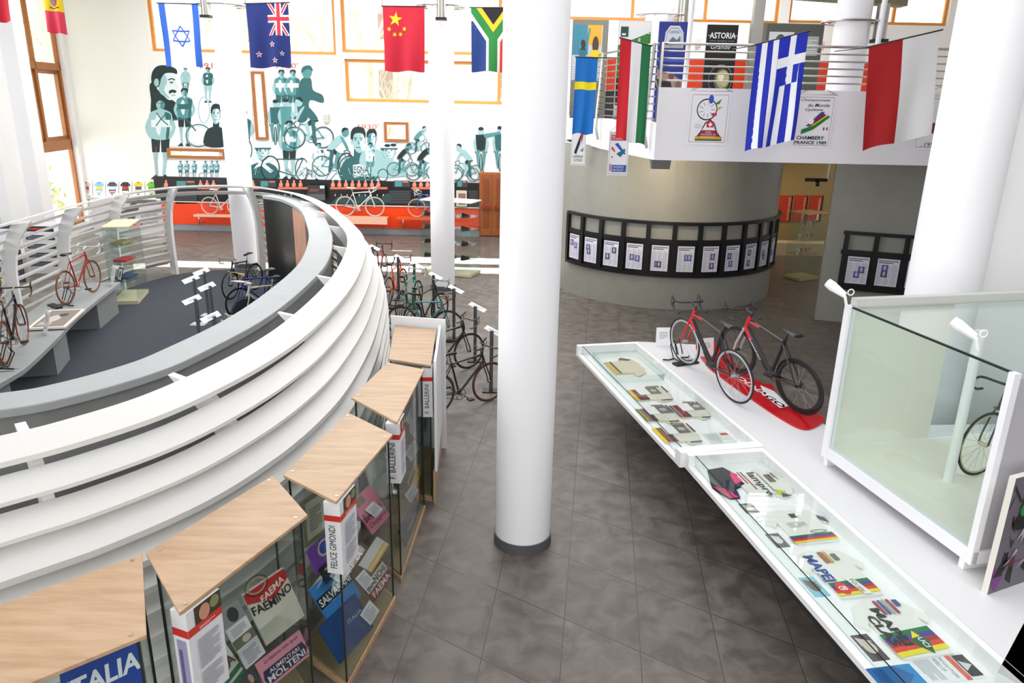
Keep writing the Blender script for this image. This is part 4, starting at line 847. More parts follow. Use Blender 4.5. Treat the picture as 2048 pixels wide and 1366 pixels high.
def d_gp(A):
    A.rect(0, 0, 1, 1, '#4e5048'); A.rect(.0, 0, .22, 1, '#6b6c62'); A.rect(.26, .58, .6, .9, '#c2c8c8'); A.ell(.42, .78, .07, .09, '#3a4a4c'); A.rect(.36, .58, .5, .7, '#5a6c70'); A.rect(.7, .6, .95, .85, '#9aa09c'); A.lines(.72, .62, .93, .82, 7, '#c8ccc8')
board('display_board', 'grey display board with portrait behind the blue-striped flag', 1486, 1648, 50, 200, 16.6, d_gp, '#6b6c62', cat='board')
cnt = thing('reception_counter', 'orange and black counter running along behind the balcony railing', 'counter', (5.2, 17.6, 4.29))
b = MB(); b.box(2.0, 9.0, 17.9, 18.4, 4.29, 4.9); b.build('base', mat('#2a2a28', .5), cnt); b = MB(); b.box(2.0, 9.0, 17.85, 17.9, 4.9, 5.6); b.box(2.0, 9, 17.9, 18.4, 4.9, 5.6); b.build('orange_front', mat('#d0380e', .45), cnt)
for (x0, x1, y0, y1, lb) in ((1622, 1650, 84, 101, 'pale pink notice on the orange counter left of the balcony column'), (1388, 1404, 78, 104, 'white leaflets on the orange counter between two banners'), (1622, 1640, 104, 118, 'small grey notice below the pink notice on the counter')):
    a, c = yd(x0, y1, 17.8), yd(x1, y0, 17.8); A = Art(V((a.x, 17.81, a.z)), V((c.x-a.x, 0, 0)), V((0, 0, c.z-a.z)), (0, -1, 0)); A.rect(0, 0, 1, 1, '#e8b8a8' if 'pink' in lb and 'small' not in lb else '#d8d8d4'); A.lines(.1, .2, .9, .8, 4, '#a07a70'); tag(A.build('notice', base=(WHITE, .04, 0, 0, 1, 1)), lb, 'notice')
for (x, xw, yy, lb, al) in ((1318, 53, 27, 'white column rising from the balcony behind the blue banner', [(-.35, 'chrome spotlight on the lamp ring above the blue banner')]), (1703, 62, 40, 'grey-white column on the balcony left of the red and white flag', [(-.3, 'chrome spotlight on the lamp ring left of the red and white flag')])):
    Yc = 900/xw; p = yd(x, 60, Yc); column('c', p.x, Yc, .3, WZ+.6, lb, 4.28, False); collar(lb.replace('column', 'steel lamp ring round the column', 1).split(' rising')[0].split(' on the')[0]+(' behind the blue banner' if 'blue' in lb else ' near the red and white flag'), p.x, Yc, yd(x, yy, Yc-.4).z, .5, al)
# lower-level lamp under the balcony corner, and ceiling-mounted projector rail
lp = thing('wall_washer', 'flat grey box lamp under the balcony lighting the drum', 'lamp', (2.5, 15.2, 3.5)); a = yd(1319, 327, 15.2)
b = MB(); b.hexa([(a.x-.17, 15.1, a.z-.1), (a.x+.19, 15.1, a.z-.1), (a.x+.17, 15.35, a.z-.1), (a.x-.15, 15.35, a.z-.1), (a.x-.19, 15.0, a.z+.1), (a.x+.19, 15.0, a.z+.1), (a.x+.19, 15.3, a.z+.1), (a.x-.19, 15.3, a.z+.1)]); b.build('housing', mat('#8c8c90', .5), lp); b = MB(); b.tube([(a.x, 15.2, a.z+.1), (a.x, 15.2, 3.7)], .02, 6); b.build('bracket', STEEL, lp)
sp = bpy.data.lights.new('washer_light', 'SPOT'); sp.energy = 160; sp.color = (1, .83, .55); sp.spot_size = R(110); sp.spot_blend = .9; sp.shadow_soft_size = .1; spo = bpy.data.objects.new('washer_light', sp); COL.objects.link(spo); spo.location = (a.x, 15.5, a.z+.12); spo.rotation_euler = (V((a.x+.6, 17.4, 2.9))-V((a.x, 15.5, a.z))).to_track_quat('-Z', 'Y').to_euler()
for k, (x, y, z, en) in enumerate(((8.6, 23.6, 3.4, 60), (7.4, 19.3, 3.4, 25))):
    pl = bpy.data.lights.new('downlight', 'SPOT'); pl.energy = en*2; pl.color = (1, .78, .45); pl.spot_size = R(130); pl.spot_blend = 1; pl.shadow_soft_size = .15; o = bpy.data.objects.new('downlight', pl); COL.objects.link(o); o.location = (x, y, z); o.rotation_euler = (R(20 if k == 0 else 0), 0, 0)
pj = yd(1635, 360, 16.0); t = thing('track_spotlight', 'small black spotlight on an arm at the edge of the flat grey wall', 'spotlight', tuple(pj)); b = MB(); b.tube([(pj.x-.25, 16, pj.z), (pj.x+.2, 16, pj.z)], .035, 8); b.tube([(pj.x, 16, pj.z), (pj.x, 15.95, pj.z-.12)], .04, 8); b.build('housing', BLACK, t); b = MB(); b.tube([(pj.x+.2, 16, pj.z), (pj.x+.22, 16, 3.68)], .02, 6); b.build('arm', mat('#d8d8d8', .4), t)
# ================================================================ bicycles
def bicycle(label, p0, p1=None, head=0, col='#222222', accent=None, rim='#b8b8b4', tyre='#1a1a1a', bar='#1c1c1c', saddle='#171717', fork=None, wheel='spoke', bars='drop', thick=.016, crank='#c8c8c4', group=None, lean=0, tilt=0, deep=.012, spokes='#9a9a98', size=1.0, writing=None, sx=1.0):
    "p0 rear and p1 front wheel contact points"
    p0 = V(p0)
    if p1 is not None: p1 = V(p1); d = p1-p0; head = atan2(d.y, d.x); tilt = atan2(d.z, hypot(d.x, d.y))
    t = thing('bicycle', label, 'bicycle', tuple(p0), group=group); t.rotation_euler = (lean, -tilt, head); t.scale = (size*sx, size, size)
    RB = .335; rh, fh = V((0, 0, RB)), V((.99, 0, RB)); bb = V((.41, 0, .27)); st = V((.27, 0, .80)); sc = V((.235, 0, .93)); ht, hb = V((.83, 0, .86)), V((.88, 0, .70))
    fm = mat(col, .3); am = mat(accent or col, .3)
    def loc(mb, name, m_, par=t): return mb.build(name, m_, par, local=True)
    m_ = MB(); m_.tube([bb, st], thick, 8); m_.tube([st-V((0, 0, .03)), ht-V((0, 0, .03))], thick*.95, 8); m_.tube([rh+V((0, .05, 0)), bb+V((0, .03, 0))], thick*.55, 6); m_.tube([rh-V((0, .05, 0)), bb-V((0, .03, 0))], thick*.55, 6)
    m_.tube([rh+V((0, .05, 0)), st+V((0, .02, -.04))], thick*.45, 6); m_.tube([rh-V((0, .05, 0)), st+V((0, -.02, -.04))], thick*.45, 6)
    m_.tube([bb+V((0, -.035, 0)), bb+V((0, .035, 0))], .024, 10); n_ = 0
    m_.tube([bb, hb+V((-.005, 0, .02))], thick*1.15*(1.5 if writing else 1), 8, 0 if not (accent and writing) else 0)
    m_.tube([ht+V((-.005, 0, .02)), hb], thick*1.25, 8, 1); m_.tube([ht+V((0, 0, -.04)), ht+V((-.18, 0, -.055))], thick*1.12, 8, 1); m_.tube([hb+V((0, 0, .02)), hb+V((-.13, 0, -.11))], thick*1.25*(1.5 if writing else 1), 8, 1)
    fr = loc(m_, 'frame', [fm, am])
    if writing:
        for sgn in (1, -1):
            d_ = (hb-bb).normalized(); A = Art(bb+d_*.12+V((0, sgn*thick*1.78, -.012)) if sgn < 0 else hb-d_*.14+V((0, sgn*thick*1.78, -.012)), d_*.3*(1 if sgn < 0 else -1), V((-d_.z, 0, d_.x))*.026, (0, sgn, 0), .001); A.text(writing, 0, 0, 1, 1, '#f2f2f2', .02)
            o = A.build('lettering'); o.parent = fr
    # front assembly
    m_ = MB()
    for sg in (1, -1): m_.tube([hb+V((0, sg*.02, 0)), hb+V((.02, sg*.045, -.08)), fh+V((-.02, sg*.05, .1)), fh+V((0, sg*.05, 0))], thick*.62, 6)
    m_.tube([hb+V((0, -.045, -.01)), hb+V((0, .045, -.01))], thick*.8, 6); loc(m_, 'fork', mat(fork or accent or col, .3))
    def whl(c, nm='wheel'):
        w_ = MB()
        if wheel == 'disc': w_.lathe([(.001, -.02), (.3, -.008), (.3, .008), (.001, .02)], (0, 0, 0), 36); w_.b.transform(Matrix.Translation(c) @ Matrix.Rotation(pi/2, 4, 'X')); o = loc(w_, nm, mat('#3a3c48', .25))
        else: w_.ring(c, RB-.022-deep, deep, 'y', 36, 6, ry=.008); w_.tube([c+V((0, -.045, 0)), c+V((0, .045, 0))], .02, 8); o = loc(w_, nm, mat(rim, .3, .3))
        w_ = MB(); w_.ring(c, RB-.0115, .0115, 'y', 40, 6); loc(w_, 'tyre', mat(tyre, .7), o)
        if wheel != 'disc':
            w_ = MB()
            for k in range(18):
                a = 2*pi*k/18; e = c+V((cos(a)*(RB-.03), 0, sin(a)*(RB-.03))); h_ = c+V((cos(a+.9*(1 if k % 2 else -1))*.02, .03*(1 if k % 2 else -1), sin(a+.9*(1 if k % 2 else -1))*.02)); w_.tube([h_, e], .0016, 3, cap=False)
            loc(w_, 'spokes', mat(spokes, .35, .5), o)
        return o
    whl(rh); whl(fh)
    m_ = MB(); s0 = ht+V((-.01, 0, .0)); s1 = ht+V((-.02, 0, .07)); s2 = ht+V((.09, 0, .10)); m_.tube([s0, s1, s2], .014, 8); loc(m_, 'stem', mat(crank if bar != '#1c1c1c' else '#222222', .3, .4))
    m_ = MB(); c = s2
    if bars == 'flat': m_.tube([c+V((0, -.28, 0)), c+V((0, .28, 0))], .012, 8)
    elif bars == 'bull':
        m_.tube([c+V((.18, -.21, .02)), c+V((.0, -.2, 0)), c+V((0, .2, 0)), c+V((.18, .21, .02))], .013, 8); m_.tube([c+V((0, -.05, 0)), c+V((.25, -.04, .06))], .012, 8); m_.tube([c+V((0, .05, 0)), c+V((.25, .04, .06))], .012, 8)
    else:
        def dr(sg): return [c+V((0, sg*.0, 0)), c+V((0, sg*.17, 0)), c+V((.03, sg*.2, .003)), c+V((.08, sg*.205, -.005)), c+V((.105, sg*.21, -.05)), c+V((.085, sg*.21, -.105)), c+V((.03, sg*.21, -.13)), c+V((-.05, sg*.21, -.135))]
        for sg in (1, -1): m_.tube(dr(sg), .0125, 8); m_.tube([c+V((.08, sg*.205, 0)), c+V((.13, sg*.205, .035)), c+V((.145, sg*.205, .045))], .014, 7)
    hbar = loc(m_, 'handlebar', mat(bar, .5))
    m_ = MB()
    if bars == 'drop':
        for sg in (1, -1): m_.tube([c+V((.13, sg*.205, .03)), c+V((.15, sg*.205, -.03)), c+V((.13, sg*.21, -.1))], .005, 5)
        loc(m_, 'brake_lever', mat(crank, .3, .6), hbar)
    m_ = MB(); m_.tube([st-V((0, 0, .02)), sc], .0125, 8); loc(m_, 'seat_post', mat(crank, .3, .6))
    m_ = MB(); x, y, z = sc
    prof = [(-.15, .075, .02), (-.12, .078, .028), (-.04, .055, .022), (.05, .022, .016), (.13, .014, .01)]; pr = None
    for a, hw, zz_ in prof:
        q = [m_.b.verts.new((x+a, -hw, z+zz_-.015)), m_.b.verts.new((x+a, -hw*.6, z+zz_+.012)), m_.b.verts.new((x+a, hw*.6, z+zz_+.012)), m_.b.verts.new((x+a, hw, z+zz_-.015)), m_.b.verts.new((x+a, 0, z+zz_-.03))]
        if pr:
            for e in range(5): f = m_.b.faces.new((pr[e], pr[(e+1) % 5], q[(e+1) % 5], q[e])); f.smooth = True
        else: m_.b.faces.new(q)
        pr = q
    m_.b.faces.new(pr[::-1]); loc(m_, 'saddle', mat(saddle, .45))
    cr = MB(); cr.ring(bb+V((0, -.05, 0)), .088, .006, 'y', 24, 5, ry=.003)
    for k in range(5): a = 2*pi*k/5; cr.tube([bb+V((0, -.05, 0)), bb+V((cos(a)*.085, -.05, sin(a)*.085))], .006, 5)
    a0 = -.6; e1 = bb+V((cos(a0)*.17, -.075, sin(a0)*.17)); e2 = bb+V((-cos(a0)*.17, .075, -sin(a0)*.17)); cr.tube([bb+V((0, -.06, 0)), e1], .009, 6); cr.tube([bb+V((0, .06, 0)), e2], .009, 6); cr.tube([bb+V((0, -.07, 0)), bb+V((0, .07, 0))], .012, 8)
    co = loc(cr, 'crankset', mat(crank, .3, .6))
    for e, sg in ((e1, -1), (e2, 1)): m_ = MB(); m_.box(e.x-.045, e.x+.045, min(e.y, e.y+sg*.09), max(e.y, e.y+sg*.09), e.z-.012, e.z+.012); loc(m_, 'pedal', mat('#2c2c2c', .5), co)
    m_ = MB(); m_.tube([rh+V((0, -.05, .035)), bb+V((0, -.05, .09))], .004, 4); m_.tube([rh+V((0, -.05, -.035)), bb+V((0, -.05, -.09))], .004, 4); m_.ring(rh+V((0, -.05, 0)), .035, .008, 'y', 14, 5); loc(m_, 'chain', mat('#4a4640', .4, .6))
    return t
def foot_stand(p, head, label, h=.36):
    t = thing('bicycle_stand', label, 'stand', tuple(p), rz=head); m_ = MB()
    for sg in (1, -1):
        m_.tube([V((-.22, sg*.06, .02)), V((.0, sg*.05, .02)), V((.1, sg*.05, .2)), V((.02, sg*.05, h)), V((-.08, sg*.05, .1))], .009, 6); m_.tube([V((-.02, sg*.05, .02)), V((-.06, sg*.18, .025)), V((.0, sg*.24, .02))], .012, 6)
    m_.tube([V((-.22, -.06, .02)), V((-.22, .06, .02))], .01, 6); m_.build('wire_frame', BLACK, t, local=True); m_ = MB(); m_.box(-.3, -.18, -.2, .2, 0.001, .03); m_.build('foot', BLACK, t, local=True)
# ---- on the curved bench inside the ring
zB = .7
bicycle('red lightweight racing bicycle on the curved bench', gz(137, 609, zB), gz(207, 576, zB), col='#a0202a', rim='#8a6038', tyre='#7a5230', bar='#c9cbc8', saddle='#2a2624', crank='#d0d0cc')
bicycle('black vintage racing bicycle with brown saddle at the near end of the bench', gz(16, 728, zB), gz(70, 668, zB), col='#16131a', rim='#8a5028', tyre='#8a4a20', bar='#3a2a1e', saddle='#6a4a34', crank='#8a8a84')
foot_stand(gz(137, 609, zB), .9, 'black wire stand holding the rear wheel of the red bench bicycle'); foot_stand(gz(16, 733, zB), .9, 'black wire stand holding the rear wheel of the black vintage bicycle')
def card(name, label, p, w, h, ang, pitch, draw=None, cat='card', base='#f5f5f7', th=.004):
    U = V((cos(ang), sin(ang), 0))*w; Vv = V((-sin(ang)*sin(pitch), cos(ang)*sin(pitch), cos(pitch)))*h; p = V(p); n = U.cross(Vv).normalized()
    A = Art(p-U*.5, U, Vv, n, .001); A.rect(0, 0, 1, 1, base); (draw or (lambda a: (a.lines(.15, .5, .85, .9, 5, '#a8a8b0'), a.rect(.3, .2, .45, .3, '#3a3a40'))))(A)
    return tag(A.build(name, base=(mat(base, .5), th, 0, 0, 1, 1)), label, cat)
card('info_card', 'white label card leaning by the front wheel of the red bench bicycle', gz(223, 571, zB), .3, .42, -.9+pi*0, .25); card('info_card', 'white label card beside the black vintage bicycle on the bench', gz(90, 668, zB), .26, .4, -.8, .25)
fp = gz(115, 640, zB+.02); t = thing('framed_photograph', 'white framed old photograph lying on the bench between the bicycles', 'picture', tuple(fp), rz=.25)
A = Art(V((-.25, -.55, .03)), V((.5, 0, 0)), V((0, 1.1, 0)), (0, 0, 1), .001); A.rect(0, 0, 1, 1, '#8c8078'); A.ell(.4, .5, .2, .2, '#c8c0b8'); A.ell(.6, .7, .15, .1, '#4a4440'); A.rect(.1, .1, .5, .3, '#b8b0a4'); o = A.build('photograph'); o.parent = t
m_ = MB(); [m_.box(*q, 0, .035) for q in ((-.3, -.25, -.6, .6), (.25, .3, -.6, .6), (-.25, .25, -.6, -.55), (-.25, .25, .55, .6))]; m_.build('frame', mat('#e8e2d4', .5), t, local=True)
m_ = MB(); a_ = gz(243, 578, zB); card('framed_photograph', 'small dark framed photo at the far end of the bench', gz(238, 562, zB), .22, .3, -.7, .3, lambda a: (a.rect(.12, .1, .88, .9, '#c8c8c4'), a.ell(.5, .5, .2, .25, '#5a5a58')), 'picture', '#1c1c1e')
# glass tower case with beige top inside the ring
def glass_tower(label, x, y, w, d, h, rz, topm, shelves, zb=.0, basem=None):
    t = thing('glass_showcase', label, 'showcase', (x, y, zb+.012), rz=rz)
    def bl(nm, m_, *bb): q = MB(); q.box(*bb); return q.build(nm, m_, t, local=True)
    bl('base', basem or mat('#d9ceae', .5), -w/2, w/2, -d/2, d/2, 0, .08); bl('top', topm, -w/2-.01, w/2+.01, -d/2-.01, d/2+.01, h, h+.03)
    for nm, bb in (('glass_panel', (-w/2, w/2, -d/2, -d/2+.008)), ('glass_panel', (-w/2, w/2, d/2-.008, d/2)), ('glass_panel', (-w/2, -w/2+.008, -d/2+.01, d/2-.01)), ('glass_panel', (w/2-.008, w/2, -d/2+.01, d/2-.01))): bl(nm, GREENGLASS, *bb, .081, h)
    for z in shelves: bl('glass_shelf', GREENGLASS, -w/2+.02, w/2-.02, -d/2+.02, d/2-.02, z, z+.01)
    return t
q = gz(222, 585, 0); glass_tower('glass tower case with beige top standing inside the ring behind the red bicycle', -9.35+.35, 17.1, .55, 1.15, 1.75, .25, mat('#cfc8a8', .5), (.5, .9, 1.3))
for z, c, lb in ((.92, '#c03030', 'red and white folded jersey on the middle shelf of the ring glass tower'), (1.32, '#a89a70', 'yellowish folded jersey on the upper shelf of the ring glass tower'), (.52, '#3a4a70', 'dark folded jersey on the low shelf of the ring glass tower')):
    m_ = MB(); m_.box(-9.15, -8.85, 16.8, 17.3, z+.012, z+.07); tag(m_.build('folded_jersey', mat(c, .8), bevel=.02), lb, 'jersey', 'jerseys in the ring glass tower')
# ---- bikes in the middle of the ring
GI = 'bicycles standing on the carpet'
bicycle('dark blue bicycle with disc-free wheels and raised black saddle, by the left column', gz(512, 580, .05), gz(425, 614, .05), col='#12162c', rim='#1a1a1c', tyre='#101012', bar='#8a8a88', saddle='#0e0e10', group=None)
bicycle('pearly pursuit bicycle with two dark disc wheels behind the parapet', gz(570, 636, .05), gz(470, 663, .05), col='#b9b2a8', accent='#d9d4cc', rim='#3a3c48', wheel='disc', bars='bull', bar='#d8d8d4', saddle='#24242a', thick=.02)
bicycle('bright blue racing bicycle with green saddle in the carpeted ring', gz(560, 618, .05), gz(462, 640, .05), col='#1c2c8c', rim='#20242c', tyre='#141416', bar='#a89058', saddle='#4c5a54')
bicycle('bicycle with silver looped handlebar, mostly hidden by the parapet', gz(452, 645, .95)+V((1.0, .2, -.9)), gz(452, 645, .95)+V((0, 0, -.9)), col='#3a3c40', rim='#2a2a2c', bar='#d0ccc0', saddle='#1c1c1e')
for k, (x, y, xb, yb, lb) in enumerate(((415, 540, 418, 632, 'front label plate on a tall grey post, leftmost in the ring'), (397, 556, 398, 650, 'low label plate on the second grey post in the ring'), (434, 575, 430, 668, 'label plate on the grey post beside the dark disc wheel'), (407, 610, 402, 700, 'slanted white label plate above the bottom grey post'), (455, 645, 440, 742, 'lowest white label plate beside the silver handlebar'))):
    b0 = gz(xb, yb, 0); t = thing('label_post', lb, 'sign', tuple(b0), group='label posts in the ring'); m_ = MB(); m_.box(b0.x-.025, b0.x+.025, b0.y-.02, b0.y+.02, .03, 1.0); m_.build('post', mat('#6e7278', .4, .4), t)
    m_ = MB(); m_.box(b0.x-.15, b0.x+.15, b0.y-.12, b0.y+.12, .012, .03); m_.build('foot', mat('#c0c4c6', .4), t)
    O = V((b0.x-.1, b0.y-.22, .93)); A = Art(O, V((.17, .36, .05)), V((-.08, .04, .07)), None, .001); A.rect(0, 0, 1, 1, '#eef0f6'); A.lines(.3, .3, .8, .7, 3, '#8a8c98'); o = A.build('plate', t, base=(mat('#eef0f6', .4), .006, 0, 0, 1, 1))
m_ = MB(); a_ = gz(440, 700, 0); m_.box(a_.x-.5, a_.x+.5, a_.y-.7, a_.y+.2, .012, .045); tag(m_.build('plinth', mat('#5c6064', .5)), 'low grey plinth under the bicycles inside the ring', 'plinth')
# ================================================================ bicycles on the tiled floor, with label posts
GF = None
fb_ = [((752, 574), (775, 552), '#7a1f24', '#1a1a1c', 'dark red bicycle furthest back in the floor row'), ((778, 610), (816, 583), '#e8541a', '#161618', 'bright orange bicycle in the floor row'),
       ((803, 640), (846, 610), '#4f9a84', '#2a2624', 'mint green bicycle behind the black one in the floor row'), ((826, 668), (878, 646), '#1d1f22', '#201c1a', 'slim black bicycle in the middle of the floor row'),
       ((805, 676), (907, 686), '#3f8f90', '#1c1a18', 'teal green bicycle just behind the last wooden-topped case'), ((845, 760), (950, 734), '#24221f', '#1a1816', 'black bicycle with bare metal handlebar behind the last but one'),
       ((873, 830), (981, 802), '#26262c', '#5a3018', 'old black bicycle with rusty wheels nearest in the floor row')]
for i, (a, c, col, ty, lb) in enumerate(fb_):
    p0, p1 = gz(*a, 0), gz(*c, 0); d = (p1-p0).normalized(); bicycle(lb, p0, p0+d*1.0, col=col, tyre=ty, rim='#6a5a4c' if i > 3 else '#2a2a2c', bar=['#141416', '#141416', '#b8b8b4', '#9a9a96', '#6a4a30', '#5a5048', '#3a3430'][i], saddle='#141414', crank='#6a6a68' if i > 2 else '#2c2c2e')
    foot_stand(p0-d*.05, atan2(d.y, d.x), ['black foot stand behind the dark red bicycle', 'black foot stand holding the orange bicycle', 'black foot stand holding the mint green bicycle', 'black foot stand holding the slim black bicycle', 'black foot stand holding the teal bicycle', 'black foot stand under the bare-bar black bicycle', 'black foot stand of the nearest old black bicycle'][i])
for k, (x, y, xb, yb, w_) in enumerate(((745, 492, 748, 575, 0), (788, 520, 798, 600, 0), (820, 537, 830, 617, 0), (857, 560, 868, 645, 1), (897, 590, 908, 678, 1), (936, 623, 950, 722, 1), (968, 672, 982, 782, 1))):
    b0 = gz(xb, yb, 0); t = thing('label_post', ['furthest', 'second furthest', 'third furthest', 'middle', 'third nearest', 'second nearest', 'nearest'][k]+' grey label post along the row of floor bicycles', 'sign', tuple(b0), group='label posts along the aisle'); m_ = MB(); m_.box(b0.x-.03, b0.x+.03, b0.y-.012, b0.y+.012, 0.02, 1.05); m_.build('post', mat('#5a5c60', .4, .4), t); m_ = MB(); m_.box(b0.x-.14, b0.x+.14, b0.y-.1, b0.y+.1, 0, .02); m_.build('foot', BLACK, t)
    A = Art(V((b0.x-.14, b0.y+.2, 1.03)), V((.3, -.36, -.05)), V((.06, .06, .04)), None, .001); A.rect(0, 0, 1, 1, '#dcdedf'); A.lines(.2, .3, .8, .7, 3, '#8a8c90'); A.build('plate', t, base=(mat('#c8cacc', .4), .006, 0, 0, 1, 1))
# glass shelf case by the far column
x0_ = gz(903, 578, 0); fc = glass_tower('tall glass case with beige top full of cycling shoes behind the far column', -1.75, 20.6, 1.5, .7, 2.0, -.35, mat('#e6dfcf', .5), (.45, .85, 1.25, 1.6))
rd = random.Random(9)
for z in (.46, .86, 1.26, 1.61):
    for j in range(4):
        u = -.6+.37*j; c_, s_ = cos(-.35), sin(-.35)
        X, Y = -1.75+u*c_+.2*s_, 20.6+u*s_-.2*c_
        t = bpy.data.objects.new('cycling_shoe', None); COL.objects.link(t); t.location = (X, Y, z+.013); t.rotation_euler = (0, 0, 1.0+rd.uniform(-.2, .2)); tag(t, 'cycling shoe on the %s shelf, %s from the left, far glass case' % ({.46: 'lowest', .86: 'second', 1.26: 'third', 1.61: 'top'}[z], ['first', 'second', 'third', 'fourth'][j]), 'shoe', 'cycling shoes in the far glass case')
        m_ = MB(); pr = None
        for a, hw, h_ in ((-.14, .03, .1), (-.1, .045, .13), (0, .045, .09), (.1, .055, .06), (.17, .03, .035)):
            q = [m_.b.verts.new((a, -hw, 0)), m_.b.verts.new((a, -hw*.7, h_)), m_.b.verts.new((a, hw*.7, h_)), m_.b.verts.new((a, hw, 0))]
            if pr:
                for e in range(4): m_.b.faces.new((pr[e], pr[(e+1) % 4], q[(e+1) % 4], q[e]))
            else: m_.b.faces.new(q)
            pr = q
        m_.b.faces.new(pr[::-1]); m_.build('upper', mat(rd.choice(['#1a1c20', '#e8e8e8', '#2a3a34', '#16181a']), .4), t, local=True)
        m_ = MB(); m_.box(-.14, .17, -.05, .05, -.012, 0); m_.build('sole', mat('#101010', .5), t, local=True)
# bikes on the far wall shelves
def wallbike(px0, px1, zt, label, **k):
    a = yd(px0, 400, FY-.45); c = yd(px1, 400, FY-.45); bicycle(label, (a.x, FY-.45, zt+.002), (c.x, FY-.45, zt+.002), size=abs(c.x-a.x)/.99, **k)
wallbike(418, 470, zs1, 'white bicycle on the wall shelf seen through the doorway of the ring', col='#dcdcd6', rim='#cfcfca', tyre='#a8a8a2', bar='#d8d8d4', saddle='#ececea')
wallbike(690, 749, zs2, 'white racing bicycle on the pale pink shelf of the orange wall', col='#dfe3e2', rim='#d0d4d0', tyre='#c0b8ac', bar='#e6e6e2', saddle='#e2e2de')
wallbike(888, 833, zs3, 'blue racing bicycle on the wall, half hidden by the far column', col='#3a50a8', rim='#d0c8b8', tyre='#b09070', bar='#e2e2e0', saddle='#e6e6e6')
# ================================================================ wooden-topped glass cases with jerseys along the screen
QC = {1: [(-2.88, 2.65), (-1.99, 3.45), (-2.38, 4.22), (-3.3, 3.35)], 2: [(-1.89, 3.64), (-1.44, 4.74), (-1.87, 5.32), (-2.36, 4.23)], 3: [(-1.28, 4.93), (-1.05, 6.13), (-1.55, 6.60), (-1.79, 5.33)],
      4: [(-1.05, 6.39), (-.97, 7.85), (-1.41, 8.05), (-1.60, 6.98)], 5: [(-.91, 7.99), (-.99, 9.36), (-1.56, 9.54), (-1.42, 8.17)]}
CL = {1: 'nearest wooden-topped glass case, cut by the lower left corner, with a blue jersey', 2: 'second wooden-topped glass case with white and red jersey', 3: 'middle wooden-topped glass case with pink, purple and blue jerseys', 4: 'fourth wooden-topped glass case with yellow jersey, next to the last', 5: 'furthest wooden-topped case, backed by a white board'}
def shrink(q, a):
    cx = sum(p[0] for p in q)/4; cy = sum(p[1] for p in q)/4; o = []
    for p in q: d = V((p[0]-cx, p[1]-cy, 0)); l = d.length; o.append((cx+d.x*(l-a)/l, cy+d.y*(l-a)/l))
    return o
BP_ = {}
for k, q in QC.items():
    t = thing('display_case', CL[k], 'display case', (sum(p[0] for p in q)/4, sum(p[1] for p in q)/4, 0), group=None)
    m_ = MB(); m_.prism(q, 1.725, 1.75); m_.build('wooden_top', WOOD, t, bevel=.003)
    ins = shrink(q, .05); m_ = MB(); m_.prism(shrink(q, .02), 0, .05); m_.build('wooden_base', WOOD, t)
    m_ = MB(); m_.prism(shrink(q, .055), .05, .07); m_.build('case_floor', mat('#8a7a58', .6), t)
    for e in range(4):
        a, b_ = V((*ins[e], .07)), V((*ins[(e+1) % 4], .07)); d = (b_-a).normalized(); n_ = V((-d.y, d.x, 0)); m_ = MB(); m_.slab(a+d*.012, (b_-a)-d*.024, V((0, 0, 1.65)), n_*.006); m_.build('glass_panel', GLASS, t)
    for e in range(4):
        a = V((*ins[e], .07)); m_ = MB(); m_.box(a.x-.007, a.x+.007, a.y-.007, a.y+.007, .07, 1.72); m_.build('corner_strip', mat('#1c2422', .3), t)
    for e in range(4):
        a = shrink(q, .085)[e]; m_ = MB(); m_.cyl(a, .012, 1.75, 1.754, 12); m_.build('screw_cap', STEEL, t)
    a, b_, c, d = [V((*p, 0)) for p in q]; U = (b_-a).normalized(); N_ = V((-U.y, U.x, 0))
    # dark tinted back behind the exhibits on the side of the screen
    dep = .30 if k < 4 else .2; O = a+N_*.09+V((0, 0, .25)); Vv = (N_*dep+V((0, 0, 1.2))).normalized(); BP_[k] = (O, U, Vv, U.cross(Vv).normalized())
    sh = MB(); sh.slab(a+N_*.07+U*.07+V((0, 0, .9)), U*((b_-a).length-.2), N_*.3, V((0, 0, .008))); sh.build('glass_shelf', GLASS, t)
def onb(k, x, y): O, U, Vv, n_ = BP_[k]; return hit(x, y, O, n_)
def pinned(name, label, k, TL, TR, BR, BL, draw, base='#e8e8e8', cat='jersey', off=.0, th=.012):
    tl, tr, br, bl = [onb(k, *p) for p in (TL, TR, BR, BL)]; n_ = BP_[k][3]
    if n_.dot(V((0, 0, CAMH))-tl) < 0: n_ = -n_
    U = ((tr-tl)+(br-bl))*.5; Vv = ((tl-bl)+(tr-br))*.5; C = (tl+tr+br+bl)/4+n_*off
    Ue, Ve = BP_[k][1], BP_[k][2]; w_, h_ = abs(U.dot(Ue)), abs(Vv.dot(Ve)); U2 = U.normalized()*w_ if 0 else U; V2 = Vv
    A = Art(C-U2/2-V2/2, U2, V2, n_, .001); A.rect(0, 0, 1, 1, base); draw(A); return tag(A.build(name, base=(mat(base, .8), th, 0, 0, 1, 1)), label, cat)
def d_faemino(A):
    A.poly([(0, .98), (1, .98), (1, .8), (.55, .62), (0, .8)], '#c0151c'); A.circ(.32, 1.0, .2, .12, .03, '#b8a078', 20); A.circ(.32, 1.0, .26, .16, .015, '#1c1c1c', 20); A.text('FAEMA', .28, .72, .9, .84, '#f0e8dc', .02, fn=lambda x, y: (x, y+(x-.55)*.2)); A.text('FAEMINO', .02, .5, .98, .66, '#141414', .02, fn=lambda x, y: (x, y+abs(x-.5)*.14))
